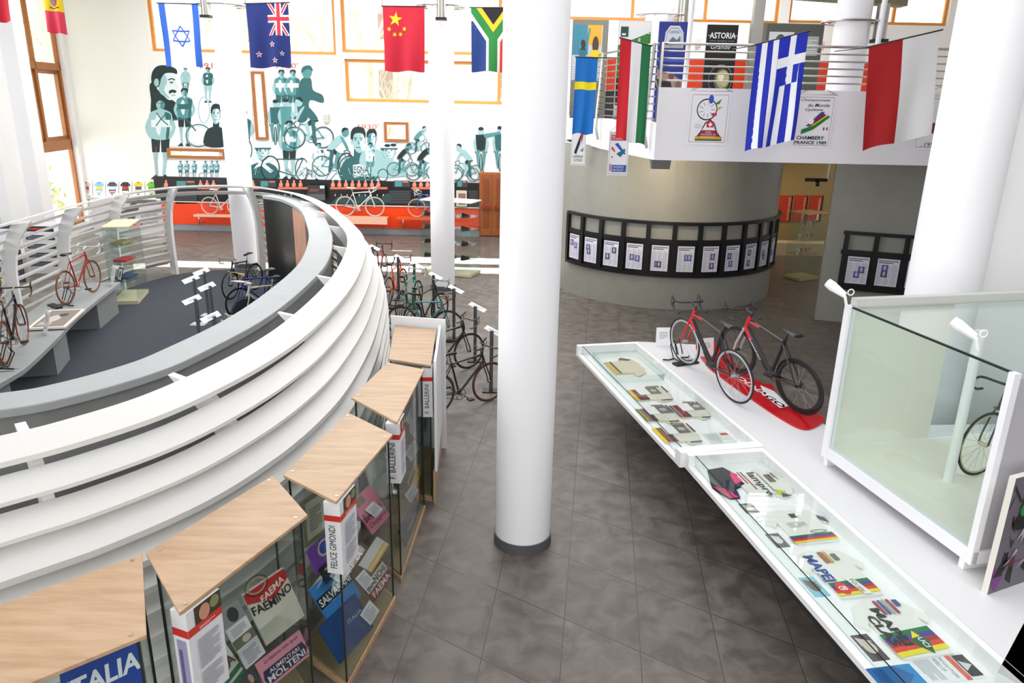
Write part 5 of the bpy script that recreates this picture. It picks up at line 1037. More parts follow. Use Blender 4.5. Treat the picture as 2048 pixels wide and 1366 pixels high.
def d_photos(A): A.rect(0, .72, 1, 1, '#9a9ea2'); A.ell(.55, .86, .24, .12, '#303438'); A.rect(0, .5, 1, .72, '#ececf0'); A.lines(.15, .54, .85, .68, 5, '#9a9aa4'); A.rect(0, .34, 1, .5, '#6a6e5c'); A.ell(.6, .42, .2, .06, '#c8b8a8'); A.rect(0, 0, 1, .34, '#ededf2'); A.lines(.15, .04, .85, .28, 8, '#9090a0')
def d_molteni(A): A.text('La Gazzetta dello Sport', .14, .78, .9, .93, '#1c1c20', .01, .3); A.poly([(.06, .1), (.94, .1), (.98, .35), (.94, .62), (.06, .62), (.02, .35)], '#23234a'); A.text('ALIMENTARI', .16, .42, .84, .56, '#e8e0e4', .01); A.text('MOLTENI', .08, .14, .92, .38, '#e8e0e4', .02)
def d_faema2(A):
    A.rect(0, .0, 1, .1, '#1d6a42'); A.rect(0, .16, 1, .26, '#1d6a42'); A.text('FAEMA', .02, .34, .98, .54, '#6c1f30', .02); A.text('GUERRA', .1, .6, .9, .76, '#181818', .01); A.poly([(.36, 1), (.64, 1), (.5, .9)], '#9a9a94')
pinned('jersey', 'white and red jersey with black slogan lettering in the second case', 2, (485, 1186), (566, 1138), (609, 1228), (533, 1295), d_faemino, '#d9d6c8')
pinned('photo_sheet', 'black and white photos with captions beside the white and red jersey', 2, (434, 1230), (471, 1201), (530, 1303), (487, 1340), d_photos, '#ececf0', 'photo', .01, .003)
pinned('jersey', 'pink jersey with dark oval sponsor lettering at the front of the second case', 2, (506, 1328), (592, 1260), (616, 1308), (528, 1380), d_molteni, '#dc8fa6', off=.03)
pinned('jersey', 'white jersey with green stripes and dark red lettering in the second case', 2, (372, 1338), (432, 1262), (492, 1346), (430, 1422), d_faema2, '#dcdcd4', off=.005)
pinned('photo_sheet', 'small dark portrait photo between the pink and green striped jerseys', 2, (478, 1352), (500, 1335), (520, 1366), (500, 1385), lambda A: (A.ell(.5, .6, .2, .24, '#b89880'), A.rect(.2, 0, .8, .35, '#2c3038')), '#3a4048', 'photo', .02, .003)
def d_it(A): A.text('ITALIA', .04, .5, .97, .82, '#dfe6ee', .03); A.line([(.5, 0), (.5, 1)], .004, '#123a8a')
pinned('jersey', 'royal blue jersey with pale country lettering in the nearest case', 1, (118, 1350), (282, 1272), (292, 1392), (135, 1470), d_it, '#0c3f9c')
pinned('framed_certificate', 'framed old greenish certificate inside the middle case', 3, (606, 1000), (655, 975), (661, 1056), (616, 1100), lambda A: (A.rect(.12, .1, .88, .9, '#b9bda4'), A.lines(.25, .25, .75, .75, 9, '#6a6a50'), A.ell(.8, .2, .1, .08, '#c8d4da')), '#75725c', 'certificate', -.02, .02)
pinned('jersey', 'purple jersey with round blue emblem at the left of the middle case', 3, (614, 1110), (662, 1052), (676, 1106), (634, 1142), lambda A: (A.circ(.55, .62, .22, .28, .07, '#d8d0c0', 24), A.ell(.55, .62, .17, .22, '#2c58b0')), '#7a44b0')
def d_bia(A): A.text('BIANCHI', .06, .34, .94, .58, '#1c1020', .02); A.text('Campagnolo', .1, .1, .96, .26, '#2c1830', .01, .3); A.rect(.12, .78, .5, .98, '#7a6458')
pinned('jersey', 'pink jersey with black lettering at the top of the middle case', 3, (703, 1001), (738, 976), (782, 1024), (744, 1076), d_bia, '#e0718e')
pinned('info_card', 'white caption card lying on the pink jersey in the middle case', 3, (726, 1020), (742, 1003), (762, 1018), (747, 1036), lambda A: A.lines(.1, .1, .9, .9, 6, '#a0a0a8'), '#e8e8ec', 'card', .02, .003)
pinned('jersey', 'white and dark red jersey with partly hidden lettering in the middle case', 3, (670, 1120), (703, 1083), (731, 1102), (690, 1166), lambda A: (A.rect(0, 0, 1, .45, '#8c2c24'), A.text('BIANCHI', .05, .55, .95, .9, '#141414', .02), A.text('FAEMA', .05, .08, .95, .38, '#eadfd4', .02)), '#e0ded8')
pinned('jersey', 'white jersey with broad yellow stripe in the middle case', 3, (720, 1132), (754, 1072), (779, 1090), (742, 1144), lambda A: (A.rect(0, .0, 1, .14, '#e8b81c'), A.rect(0, .28, 1, .42, '#e8b81c')), '#dcdcda')
pinned('jersey', 'dark red and white jersey with two-line lettering low in the middle case', 3, (726, 1172), (764, 1126), (786, 1148), (749, 1207), lambda A: (A.rect(0, .5, 1, 1, '#c8c8c0'), A.text('BIANCHI', .06, .58, .94, .9, '#141414', .02), A.text('FAEMA', .08, .12, .92, .42, '#e4dcd8', .02)), '#7c1c2c')
def d_salv(A): A.rect(0, .45, 1, .72, '#15161c'); A.text('SALVARANI', .03, .49, .97, .68, '#e4e8ec', .02)
pinned('jersey', 'light blue jersey with black lettered band across in the middle case', 3, (618, 1176), (685, 1126), (722, 1186), (664, 1258), d_salv, '#2f7fc4')
pinned('jersey', 'navy blue jersey at the bottom of the middle case', 3, (626, 1250), (712, 1196), (738, 1246), (682, 1336), lambda A: A.text('ITALIA', .55, .55, .95, .64, '#a8bcd0', .01), '#10407c', off=.02)
for (q, lb) in ((((653, 1154), (671, 1125), (698, 1143), (673, 1168)), 'white caption card over the dark jersey at the left of the middle case'), (((703, 1157), (721, 1140), (740, 1161), (724, 1182)), 'white caption card beside the yellow striped jersey'), (((714, 1232), (731, 1200), (753, 1222), (733, 1250)), 'white caption card in front of the navy jersey')):
    pinned('info_card', lb, 3, *q, lambda A: A.lines(.1, .1, .9, .9, 7, '#9a9aa4'), '#e4e6ea', 'card', .035, .003)
pinned('jersey', 'dark folded garment with white marks behind the cards in the middle case', 3, (636, 1140), (668, 1108), (684, 1135), (650, 1168), lambda A: A.text('TI', .2, .2, .8, .8, '#c8ccd4', .02), '#16182c', off=.015)
pinned('jersey', 'yellow folded jersey with black band in the fourth case', 4, (817, 965), (832, 922), (846, 935), (832, 978), lambda A: (A.rect(0, .7, 1, 1, '#1c1c1c'),), '#c8a21c')
pinned('jersey', 'pale jersey with dark lettering at the top of the fourth case', 4, (812, 842), (832, 796), (846, 812), (830, 856), lambda A: A.lines(.1, .3, .9, .6, 3, '#24323a'), '#a8c4c4')
for (q, lb) in ((((806, 905), (826, 880), (836, 895), (820, 925)), 'grey photo sheet above the yellow jersey in the fourth case'), (((806, 990), (824, 968), (834, 980), (818, 1008)), 'white card below the yellow jersey in the fourth case'), (((818, 830), (838, 862), (836, 884), (816, 868)), 'pale leaflet standing in the fourth case')):
    pinned('info_card', lb, 4, *q, lambda A: A.lines(.1, .1, .9, .9, 5, '#8a9a9c'), '#b8c4c4', 'card', .02, .003)
pinned('jersey', 'dark navy jersey with grey print low in the fourth case', 4, (800, 1062), (830, 1000), (848, 1030), (812, 1100), lambda A: A.lines(.3, .45, .8, .65, 2, '#8a98a8'), '#1c2740')
pinned('cap', 'white cloth cap seen at the right end of the middle case', 3, (728, 930), (768, 905), (776, 940), (740, 968), lambda A: A.ell(.5, .5, .4, .4, '#c4ccc8'), '#b0bab4', 'cap')
# corner information boxes
def corner_box(k, label, w, dpt, zt, zb, side, photo=1):
    a, b_ = [V((*p, 0)) for p in QC[k][:2]]; U = (b_-a).normalized(); N_ = V((-U.y, U.x, 0)); O = a+U*.03-N_*.012
    t = thing('information_box', label, 'information box', tuple(O+V((0, 0, zb))), group='information boxes on the case corners'); m_ = MB(); m_.slab(O+V((0, 0, zb)), U*w, N_*dpt, V((0, 0, zt-zb))); m_.build('box', mat('#eeeef2', .4), t)
    A = Art(O+V((0, 0, zb)), U*w, V((0, 0, zt-zb)), -N_, .0015); A.rect(0, .74, 1, .82, '#d8402c')
    if photo: A.rect(.22, .82, 1, 1, '#4a4030'); A.ell(.5, .9, .16, .08, '#d09a80'); A.ell(.8, .93, .14, .06, '#8a9060')
    A.lines(.3, .765, .8, .795, 2, '#f4e0dc'); A.lines(.2, .36, .85, .68, 14, '#a8a8b4'); A.lines(.2, .1, .85, .33, 9, '#a8a8b4'); A.build('front_print', t)
    A = Art(O+N_*dpt+V((0, 0, zb)), -N_*dpt, V((0, 0, zt-zb)), -U, .0015); A.rect(0, .74, 1, .82, '#d0281c'); 
    if side: vs, fs = text_geo(side); A.lay += 1; A.items.append(([(.66-.42*v[1], .08+.6*v[0]) for v in vs], fs, '#2a2a34', A.lay))
    else: A.rect(.2, .05, .8, .7, '#a8a0c4'); A.rect(.3, .1, .5, .6, '#6a6490')
    A.build('side_print', t)
corner_box(2, 'white information box with red band on the near corner of the second case', .27, .12, 1.72, 1.05, None); corner_box(3, 'white information box with red band and vertical name on the middle case', .3, .13, 1.72, 1.1, 'FELICE GIMONDI')
corner_box(4, 'white information box with red band and vertical name on the fourth case', .26, .13, 1.72, 1.1, 'F. BALLERINI'); corner_box(5, 'narrow white information box with red stripe on the furthest case', .16, .12, 1.7, 1.1, 'F. BALLERINI', 0)
t = thing('white_board', 'white board standing round the far end and aisle side of the furthest case', 'board', (-1.0, 9.5, 0)); m_ = MB(); m_.slab((-.88, 7.98, .42), (-.08, 1.42, 0), (0, 0, 1.38), (.03, 0, 0)); m_.slab((-1.62, 9.6, 0), (.74, -.14, 0), (0, 0, 1.86), (0, .03, 0)); m_.build('panel', WHITE, t); m_ = MB(); m_.slab((-.9, 7.98, 0), (-.06, 1.42, 0), (0, 0, .42), (.02, 0, 0)); m_.build('wooden_edge', WOOD, t)
# ================================================================ white display table on the right
ZP = .95
PC = []
def floorcase(label, p_far, p_near, p_w, L_add=0, near_end=True):
    O = gz(*p_far, ZP); E = gz(*p_near, ZP); D = (E-O); L = D.length+L_add; D.normalize(); N_ = V((-D.y, D.x, 0)); W = (gz(*p_w, ZP)-O).dot(N_)
    t = thing('glass_topped_case', label, 'display case', tuple(O+D*L/2+N_*W/2+V((0, 0, -.2))))
    def sl(nm, u0, u1, w0, w1, z0, z1, m_, bev=0): q = MB(); q.slab(O+D*u0+N_*w0+V((0, 0, z0-ZP)), D*(u1-u0), N_*(w1-w0), V((0, 0, z1-z0))); q.build(nm, m_, t, bevel=bev)
    sl('tray', 0, L, 0, W, ZP-.18, ZP-.13, WHITE); sl('end_rim', 0, .09, 0, W, ZP-.13, ZP, WHITE, .004); sl('end_rim', L-.14, L, 0, W, ZP-.13, ZP, WHITE, .004); sl('side_rim', .09, L-.14, W-.06, W, ZP-.13, ZP, WHITE)
    sl('glass_front', .09, L-.14, .075, .083, ZP-.13, ZP-.006, GREENGLASS); sl('glass_top', .09, L-.14, .075, W-.06, ZP-.006, ZP, GLASS); sl('glass_edge', .09, L-.14, .07, .076, ZP-.006, ZP+.001, mat('#16221e', .2))
    sl('plinth', .5, L-.4, W-.3, W, 0, ZP-.18, mat('#3a3b3e', .6)); PC.append((O, D, N_, L, W)); return t
floorcase('far low glass-topped case with cream and striped jerseys', (1153, 689), (1362, 906), (1268, 678)); floorcase('near low glass-topped case with lettered jerseys, running to the lower right', (1372, 905), (1789, 1366), (1515, 885), .55)
F_ = .863
def flat(case, name, label, u0, u1, w0, w1, draw, base, cat='jersey', th=.02, shape=None, z=-.13, rot=False):
    O, D, N_, L, W = PC[case]; P = O+D*u0*F_+N_*w0*F_+V((0, 0, z+th))
    DU, NV = D*(u1-u0)*F_, N_*(w1-w0)*F_
    if rot: P = P+DU; DU, NV = NV, -DU
    A = Art(P, DU, NV, (0, 0, 1), .0008)
    if shape: A.poly(shape, base)
    else: A.rect(0, 0, 1, 1, base)
    draw(A); m_b = None
    if shape:
        o = A.build(name); me = o.data
        # thickness: solid outline under the print
        q = MB(); q.prism([((P+DU*s[0]+NV*s[1]).x, (P+DU*s[0]+NV*s[1]).y) for s in shape], P.z-th, P.z); t = thing(name, label, cat, tuple(P)); q.build('fabric', mat(base, .85), t, bevel=.004)
        o.name = 'print'; o.location = o.location-t.location; o.parent = t; return t
    return tag(A.build(name, base=(mat(base, .85), th, 0, 0, 1, 1)), label, cat)
JS = [(.2, 0), (.82, 0), (.84, .62), (.9, .5), (1, .62), (.84, .92), (.62, 1), (.5, .95), (.38, 1), (.16, .92), (0, .62), (.1, .5), (.18, .62)]
RAG = ['#14703c', '#3a3a90', '#a02028', '#d8401c', '#e8d81c']
def rainbow(A, v0, v1, x0=.2, x1=.83, slope=0):
    h = (v1-v0)/5
    for i, c in enumerate(RAG): b0 = v1-h*(i+1); A.poly([(x0, b0), (x1, b0+slope), (x1, b0+h+slope), (x0, b0+h)], c)
flat(1, 'jersey', 'black and bright pink garment at the far end of the near case', .22, .97, .06, .5, lambda A: (A.poly([(.15, .92), (.5, .98), (.6, .7), (.3, .78)], '#ee2a72'), A.poly([(.62, .02), (1, .2), (1, .46), (.7, .3)], '#ee2a72'), A.text('capri', .66, .1, .86, .24, '#1a1018', .02)), '#111113', shape=[(.05, .3), (.5, .05), (.62, 0), (.8, .06), (1, .2), (1, .5), (.72, .6), (.6, .98), (.4, .9), (.3, 1), (0, .8)])
flat(1, 'jersey', 'white jersey with black and red lettering behind the pink garment', .3, 1.06, .42, 1.02, lambda A: (A.text('lampre', .14, .3, .9, .52, '#18181c', .03), A.lines(.1, .16, .7, .3, 2, '#a01828'), A.poly([(.72, .6), (.8, .78), (.98, .7), (.9, .55)], '#b8c820'), A.poly([(.84, .66), (.95, .82), (.98, .6)], '#4a2a5a'), A.rect(.25, .66, .5, .8, '#6a5a50'), A.lines(.2, .84, .45, .9, 2, '#18181c'), A.line([(.2, .56), (.8, .56)], .015, '#18181c')), '#e2e2dc', shape=JS)
def vtext(A, t_, x0, y0, x1, y1, c, bold=.03, sl=0): vs, fs = text_geo(t_, bold); A.lay += 1; A.items.append(([(x0+(x1-x0)*v[1]+sl*v[0], y1-(y1-y0)*v[0]) for v in vs], fs, c, A.lay))
flat(1, 'jersey', 'white jersey with rainbow bottom band, second in the near case', 1.3, 1.98, .28, 1.04, lambda A: (rainbow(A, .02, .22, .16, .84, .03), A.rect(.46, .72, .56, .84, '#383c40'), A.poly([(.86, .75), (.98, .62), (.95, .5), (.84, .62)], '#5a3060'), A.lines(.3, .45, .6, .6, 4, '#c8c8c4'), A.circ(.65, .28, .12, .04, .015, '#505048')), '#e6e7e2', shape=JS, rot=True)
flat(1, 'jersey', 'white jersey with blue lettering and rainbow band, third in the near case', 2.1, 2.88, .2, .9, lambda A: (rainbow(A, .03, .3, .2, .83, .03), vtext(A, 'MAPEI', .2, .32, .36, .88, '#1c3f9a'), vtext(A, 'GB', .16, .3, .2, .5, '#1c3f9a', 0), A.ell(.34, .17, .09, .12, '#d82c34'), A.text('GB', .28, .13, .4, .21, '#f4f4f4', .02), A.poly([(.56, .02), (.68, .02), (.6, .36), (.48, .36)], '#ecece8'), vtext(A, 'EQUIPE', .53, .06, .6, .32, '#606050', .01), A.rect(.45, .68, .52, .92, '#a8604a'), A.rect(.53, .68, .58, .92, '#c8a84a'), A.rect(.62, .72, .7, .86, '#707074')), '#e8e9e4', shape=JS, rot=True)
flat(1, 'jersey', 'white jersey with black two-line lettering over a wavy rainbow, last in the near case', 2.94, 3.7, .24, .98, lambda A: (rainbow(A, .02, .4, .16, .84, .06), vtext(A, 'MAPEI', .34, .18, .46, .84, '#141418', .04), vtext(A, 'CLAS', .2, .2, .32, .72, '#141418', .04), A.poly([(.46, .2), (.58, .4), (.68, .22), (.6, .02)], '#1c5a34'), A.poly([(.5, .28), (.58, .4), (.62, .3)], '#ecd81c'), vtext(A, 'UCI', .56, .12, .63, .28, '#f0f0ec', .02), A.rect(.46, .7, .5, .96, '#a02028'), A.rect(.52, .7, .56, .96, '#3c4a90'), A.rect(.58, .7, .62, .96, '#a8a8a8'), A.rect(.64, .7, .68, .96, '#a02028'), A.rect(.71, .82, .78, .94, '#3a4a90')), '#e8e8e2', shape=JS, rot=True)
flat(1, 'leaflet', 'bright blue leaflet at the near end of the near glass case', 3.73, 3.98, .0, .4, lambda A: (A.poly([(0, .6), (.5, .9), (1, .5), (1, 0), (0, 0)], '#1460a0'), A.lines(.1, .1, .9, .35, 8, '#0c3c70')), '#1a84c8', 'leaflet', .003)
flat(1, 'printed_sheet', 'white text sheet with red strip beside the blue leaflet', 3.68, 3.98, .42, .92, lambda A: (A.rect(.0, .66, 1, .76, '#d86a58'), A.text('THE ROAD CYCLING', .05, .1, .3, .6, '#8c8c98', fn=lambda x, y: (.08+(y-.1)*.0+(x-.05)*3.2, .52+(y-.1)*.12)), A.text('WORLD CUP', .1, .4, .6, .48, '#8c8c98'), A.lines(.1, .05, .9, .36, 10, '#c0c0c8'), A.rect(.1, .78, .9, 1, '#4a4448'), A.poly([(.3, .8), (.5, .98), (.7, .8)], '#c8ccd0')), '#e9ebee', 'sheet', .003)
for (u0, u1, w0, w1, lb, c1, c2) in ((1.08, 1.29, .2, .36, 'grey photo below the pink and black garment in the near case', '#5a5650', '#b8b4a8'), (1.72, 1.98, .19, .34, 'black and white photo beside the second jersey in the near case', '#6a7072', '#dcdcdc'), (2.5, 2.8, .12, .28, 'light blue photo of a rider by the third jersey', '#8ac4dc', '#7a6a5c'), (3.34, 3.66, .12, .28, 'dark photo of two riders beside the last jersey', '#4a3a40', '#d0c4bc')):
    flat(1, 'photo', lb, u0, u1, w0, w1, lambda A: (A.ell(.5, .5, .25, .35, c2), A.poly([(.1, .1), (.3, .9), (.45, .1)], c2)), c1, 'photo', .003)
flat(0, 'jersey', 'cream jersey with gold and dark band in the inner box of the far case', .5, 1.45, .3, .9, lambda A: (A.rect(.2, .0, .83, .12, '#d8b23c'), A.rect(.2, .14, .83, .22, '#4a4a4c'), A.poly([(0, .62), (.1, .5), (.2, .75), (.14, .9)], '#4a4648')), '#d9d0b8', shape=JS)
def d_old(A): A.rect(.2, .0, .83, .1, '#e0c020'); A.rect(.2, .1, .83, .3, '#6c2030'); A.rect(.2, .3, .83, .36, '#2a2430'); A.rect(.05, .55, .15, .9, '#8a7c70')
for i, (u0, u1, w0, w1, lb, f) in enumerate(((1.9, 2.6, .22, .86, 'cream jersey with yellow and maroon hem, second from the far end of the far case', 0), (2.66, 3.4, .06, .6, 'cream jersey with green and yellow hem near the aisle edge of the far case', 1), (2.62, 3.34, .62, 1.12, 'cream jersey with blue and yellow hem by the inner side of the far case', 2), (3.36, 4.1, .04, .62, 'cream jersey with long yellow hem at the near end of the far case', 3))):
    flat(0, 'jersey', lb, u0, u1, w0, w1, lambda A: (d_old(A), A.rect(.2, 0, .83, .06, ['#e0c020', '#1c7a3c', '#24408c', '#e6cc18'][f]), A.rect(.1, .94, .5, .99, '#2c2428'), A.rect(.88, .6, .92, .9, '#2c2428')), '#d8d4c6', shape=JS)
    flat(0, 'photo', ['white card and old photo on the second cream jersey', 'white card and old photo on the green-hemmed jersey', 'white card and old photo on the blue-hemmed jersey', 'white card and old photo on the long yellow-hemmed jersey'][i], u0+.1, u0+.38, w0+.14, w0+.5, lambda A: (A.rect(0, 0, 1, .45, '#eeeef0'), A.rect(0, .5, 1, 1, '#6a6662'), A.ell(.5, .75, .2, .15, '#b8b0a8')), '#f0f0f0', 'photo', .003, z=-.108)
flat(0, 'leaflet', 'pale printed leaflet with red corner at the near inner end of the far case', 3.75, 4.1, .68, 1.05, lambda A: (A.rect(.1, .7, .3, 1, '#c8503c'), A.lines(.1, .1, .9, .6, 6, '#b0b8b8')), '#dfe4e2', 'leaflet', .003)
O, D, N_, L, W = PC[0]; t = thing('inner_glass_box', 'low glass box inside the far case covering the gold banded jersey', 'glass box', tuple(O+D*.8+N_*.5)); m_ = MB(); Bo = O+D*.34+N_*.16+V((0, 0, -.128))
for (a, u, v_) in ((Bo, D*1.1, V((0, 0, .1))), (Bo+N_*.72, D*1.1, V((0, 0, .1))), (Bo, N_*.72, V((0, 0, .1))), (Bo+D*1.1, N_*.72, V((0, 0, .1)))): m_.slab(a, u, v_, (N_ if abs(u.normalized().dot(D)) > .9 else D)*.005)
m_.build('glass_sides', GREENGLASS, t)
# the white platform itself
r0 = PC[0][0]+PC[0][2]*PC[0][4]; r1 = r0+PC[0][1]*PC[0][3]; r2_ = PC[1][0]+PC[1][2]*PC[1][4]
gp = lambda x, y: gz(x, y, ZP)
e1 = PC[1][0]+PC[1][1]*3.36+PC[1][2]*PC[1][4]
pts = [r0+PC[0][2]*.004, gp(1392, 689), gp(1470, 742), gp(1560, 800), gp(1655, 852), gp(2300, 845), gp(2320, 1130), gp(2052, 1238), gp(1995, 1345), r2_+PC[1][1]*3.9+PC[1][2]*.004, r2_+PC[1][2]*.004, r1+PC[0][2]*.004]
pl = thing('display_platform', 'long white platform carrying two racing bicycles and the big glass showcase', 'platform', tuple((r0+r1)/2+V((0, 0, -ZP)))); m_ = MB(); m_.prism([(p.x, p.y) for p in pts], ZP-.17, ZP); m_.build('platform_top', mat('#e4e4e7', .45), pl)
m_ = MB(); c_ = sum((V((p.x, p.y, 0)) for p in pts), V((0, 0, 0)))/len(pts); m_.prism([(c_.x+(p.x-c_.x)*.7, c_.y+(p.y-c_.y)*.7) for p in pts], 0, ZP-.17); m_.build('plinth', mat('#34353a', .6), pl)
# red shaped base with pale lettering under the second bicycle
rb = [(1392, 689), (1440, 690), (1475, 732), (1520, 764), (1545, 770), (1560, 800), (1600, 815), (1640, 830), (1648, 842), (1610, 858), (1560, 835), (1500, 795), (1440, 752), (1412, 728)]
t = thing('shaped_base', 'glossy red wavy base with white lettering under the second bicycle', 'base', tuple(gp(1500, 770))); m_ = MB(); m_.prism([((gz(x, y, ZP+.02)).x, (gz(x, y, ZP+.02)).y) for x, y in [(q.x, q.y) for q in spline([(a, b, 0) for a, b in rb], 5, True)]], ZP+.001, ZP+.02); m_.build('base_plate', mat('#c80c1c', .2), t)
a, c = gz(1455, 745, ZP+.022), gz(1560, 815, ZP+.022); d = (c-a); n2 = V((-d.y, d.x, 0)).normalized()*.12; A = Art(a, d, n2, (0, 0, 1), .001); A.text('COLNAGO', 0, .1, 1, .9, '#f0e8e8', .03); A.build('lettering', t)
m_ = MB(); q = [gz(x, y, ZP+.023) for x, y in ((1520, 770), (1548, 782), (1578, 812), (1560, 816), (1530, 792))]; m_.face(q); o = m_.build('white_patch', WHITE, t)
bicycle('red and black carbon racing bicycle with pale rims on the platform', gz(1462, 800, ZP+.003), gz(1352, 716, ZP+.003), col='#17181b', accent='#d81824', rim='#b8bac0', tyre='#141416', bar='#141416', saddle='#1a1a1c', thick=.02, writing='COLNAGO', deep=.016, fork='#d81824', sx=1.5, crank='#2c2c30')
bicycle('red, white and black carbon racing bicycle with deep black wheels, nearer the glass showcase', gz(1590, 822, ZP+.022), gz(1462, 738, ZP+.022), col='#17181b', accent='#cc1c2c', rim='#17171a', tyre='#0e0e10', bar='#17171a', saddle='#151517', thick=.022, writing='COLNAGO', deep=.026, fork='#c8b8b8', sx=1.5, crank='#2c2c30')
foot_stand(gz(1352, 718, ZP+.001), 2.0, 'black wire stand under the front wheel of the red and black bicycle', .3)
card('info_card', 'white label card standing behind the front wheel of the red and black bicycle', gz(1326, 692, ZP+.001), .24, .3, .1, .1, lambda a: a.lines(.2, .4, .8, .8, 5, '#b0b0b8')); card('info_card', 'white label card on the platform between the two carbon bicycles', gz(1412, 715, ZP+.001), .26, .3, .3, .15, lambda a: a.lines(.2, .4, .8, .8, 5, '#b0b0b8'))
# ---- big glass showcase
FA, FB = gp(1646, 928), gp(1937, 1148); FD = (FB-FA); FL = FD.length; FD.normalize(); FN = V((-FD.y, FD.x, 0))
sc = thing('glass_showcase', 'large glass showcase on white feet at the right end of the platform', 'showcase', tuple(FA+FD*FL/2))
def vtop(px, py, P): d = ray(px, py); return CAMH+d.z*hypot(P.x, P.y)/hypot(d.x, d.y)
HT = vtop(1713, 612, FA); WD = 2.6
def vs(nm, u0, u1, w0, w1, z0, z1, m_, par=sc, bev=0): q = MB(); q.slab(FA+FD*u0+FN*w0+V((0, 0, z0-ZP)), FD*(u1-u0), FN*(w1-w0), V((0, 0, z1-z0))); return q.build(nm, m_, par, bevel=bev)
Z1 = ZP+.1; Z2 = Z1+.12
for u in (0, FL-.12):
    for w_ in (0, WD-.3): vs('foot', u, u+.06, w_, w_+.3, ZP, Z1+.03, WHITE, bev=.004)
PV = mat('#f1f1f5', .35)
vs('base_rail', -.02, FL+.02, -.02, .06, Z1, Z2, PV, bev=.004); vs('base_rail', -.02, FL+.02, WD-.06, WD, Z1, Z2, PV); vs('base_rail', -.02, .05, .06, WD-.06, Z1, Z2, PV); vs('base_rail', FL-.05, FL+.02, .06, WD-.06, Z1, Z2, PV)
vs('inner_floor', .05, FL-.05, .06, WD-.06, Z1+.02, Z2, mat('#efeddf', .35)); vs('post', -.02, .06, -.03, .05, Z1, HT, PV); vs('post', FL-.04, FL+.02, -.03, .03, Z1, HT-.0, PV); vs('post', -.02, .04, WD-.05, WD, Z1, HT, PV); vs('post', FL-.04, FL+.02, WD-.05, WD, Z1, HT, PV)
vs('glass_front', .06, FL-.04, .0, .01, Z2, HT-.02, GREENGLASS); vs('glass_top', .0, FL, .02, WD, HT-.012, HT, GREENGLASS); vs('glass_edge', .06, FL, -.002, .012, HT-.02, HT, mat('#1d2b27', .2))
vs('end_beam', -.04, .05, .05, WD, HT-.02, HT+.07, mat('#c9c9c6', .4)); vs('end_panel', 0, .02, .05, 1.25, Z2, HT-.02, mat('#e9e8dc', .5)); vs('glass_end', 0, .01, 1.25, WD-.05, Z2, HT-.02, GREENGLASS); vs('near_panel', FL-.02, FL, .05, .95, Z1, HT-.05, mat('#b4b2ba', .5)); vs('glass_back', .06, FL-.04, WD-.02, WD-.01, Z2, HT-.02, GREENGLASS)
pb = gz(1896, 962, Z2); m_ = MB(); m_.cyl((pb.x, pb.y), .045, Z2, HT-.02, 24); m_.build('inner_post', mat('#f2f4f2', .35), sc)
pp = gz(1962, 948, Z2); bicycle('bicycle inside the big glass showcase, only its front wheel in view', (pp.x+.85, pp.y+.35, Z2+.003), (pp.x, pp.y, Z2+.003), col='#3a3c3e', rim='#c8c0a0', tyre='#2a2c20')
for (x, y, lb) in ((1695, 602, 'white clip-on spotlight on the far top corner of the glass showcase'), (1958, 688, 'white clip-on spotlight over the middle of the glass showcase')):
    p = gz(x, y, HT+.05) if x < 1800 else gz(x, y, HT+.05); t = thing('clip_lamp', lb, 'lamp', tuple(p)); m_ = MB(); m_.tube([p+V((0, 0, -.06)), p+V((-.03, 0, .04)), p+V((-.05, .05, .08))], .015, 8); m_.build('arm', WHITE, t)
    m_ = MB(); m_.tube([p+V((-.02, .03, .05)), p+V((-.12, .12, .12)), p+V((-.16, .16, .15))], [.03, .05, .045], 14); m_.build('lamp_head', WHITE, t); m_ = MB(); m_.ring(p+V((.02, 0, .09)), .03, .006, 'y', 18, 6); m_.build('cable_loop', WHITE, t)
# painted panel at the right edge
a, c = gp(1974, 1190), gp(2042, 1166); d = (c-a).normalized(); zt = vtop(2004, 950, a); t = thing('painting', 'dark abstract painting of riders on a thick pale board at the right edge', 'painting', tuple(a)); nn = V((d.y, -d.x, 0))
A = Art(a, d*.9, V((0, 0, zt-ZP)), nn, .002); A.rect(0, 0, 1, 1, '#6d6872'); rd = random.Random(6)
for k in range(60):
    x, y = rd.uniform(.05, .95), rd.uniform(.05, .95); A.poly([(min(1, max(0, x+rd.uniform(-.12, .12))), min(1, max(0, y+rd.uniform(-.12, .12)))) for _ in range(4)], rd.choice(['#20202a', '#8c8a94', '#3a3440', '#7a3a80', '#b8b4b8', '#5a2030', '#2c2a30', '#16161c']))
A.ell(.25, .72, .1, .08, '#2f8c3a'); A.ell(.22, .6, .12, .06, '#14161a'); A.poly([(.5, .0), (1, .15), (1, .3), (.7, .2)], '#8c1830'); A.build('canvas', t); m_ = MB(); m_.slab(a, d*.9, V((0, 0, zt-ZP)), -nn*.05); m_.build('board', mat('#e4e0d6', .5), t)
q = gz(1608, 562, 0); glass_tower('glass tower case with pale wooden top between the drum and the flat wall', q.x, q.y+.3, .75, .6, 1.85, .5, mat('#d9b67c', .5), (.7, 1.1, 1.45), basem=mat('#b9a878', .5))
rd = random.Random(2)
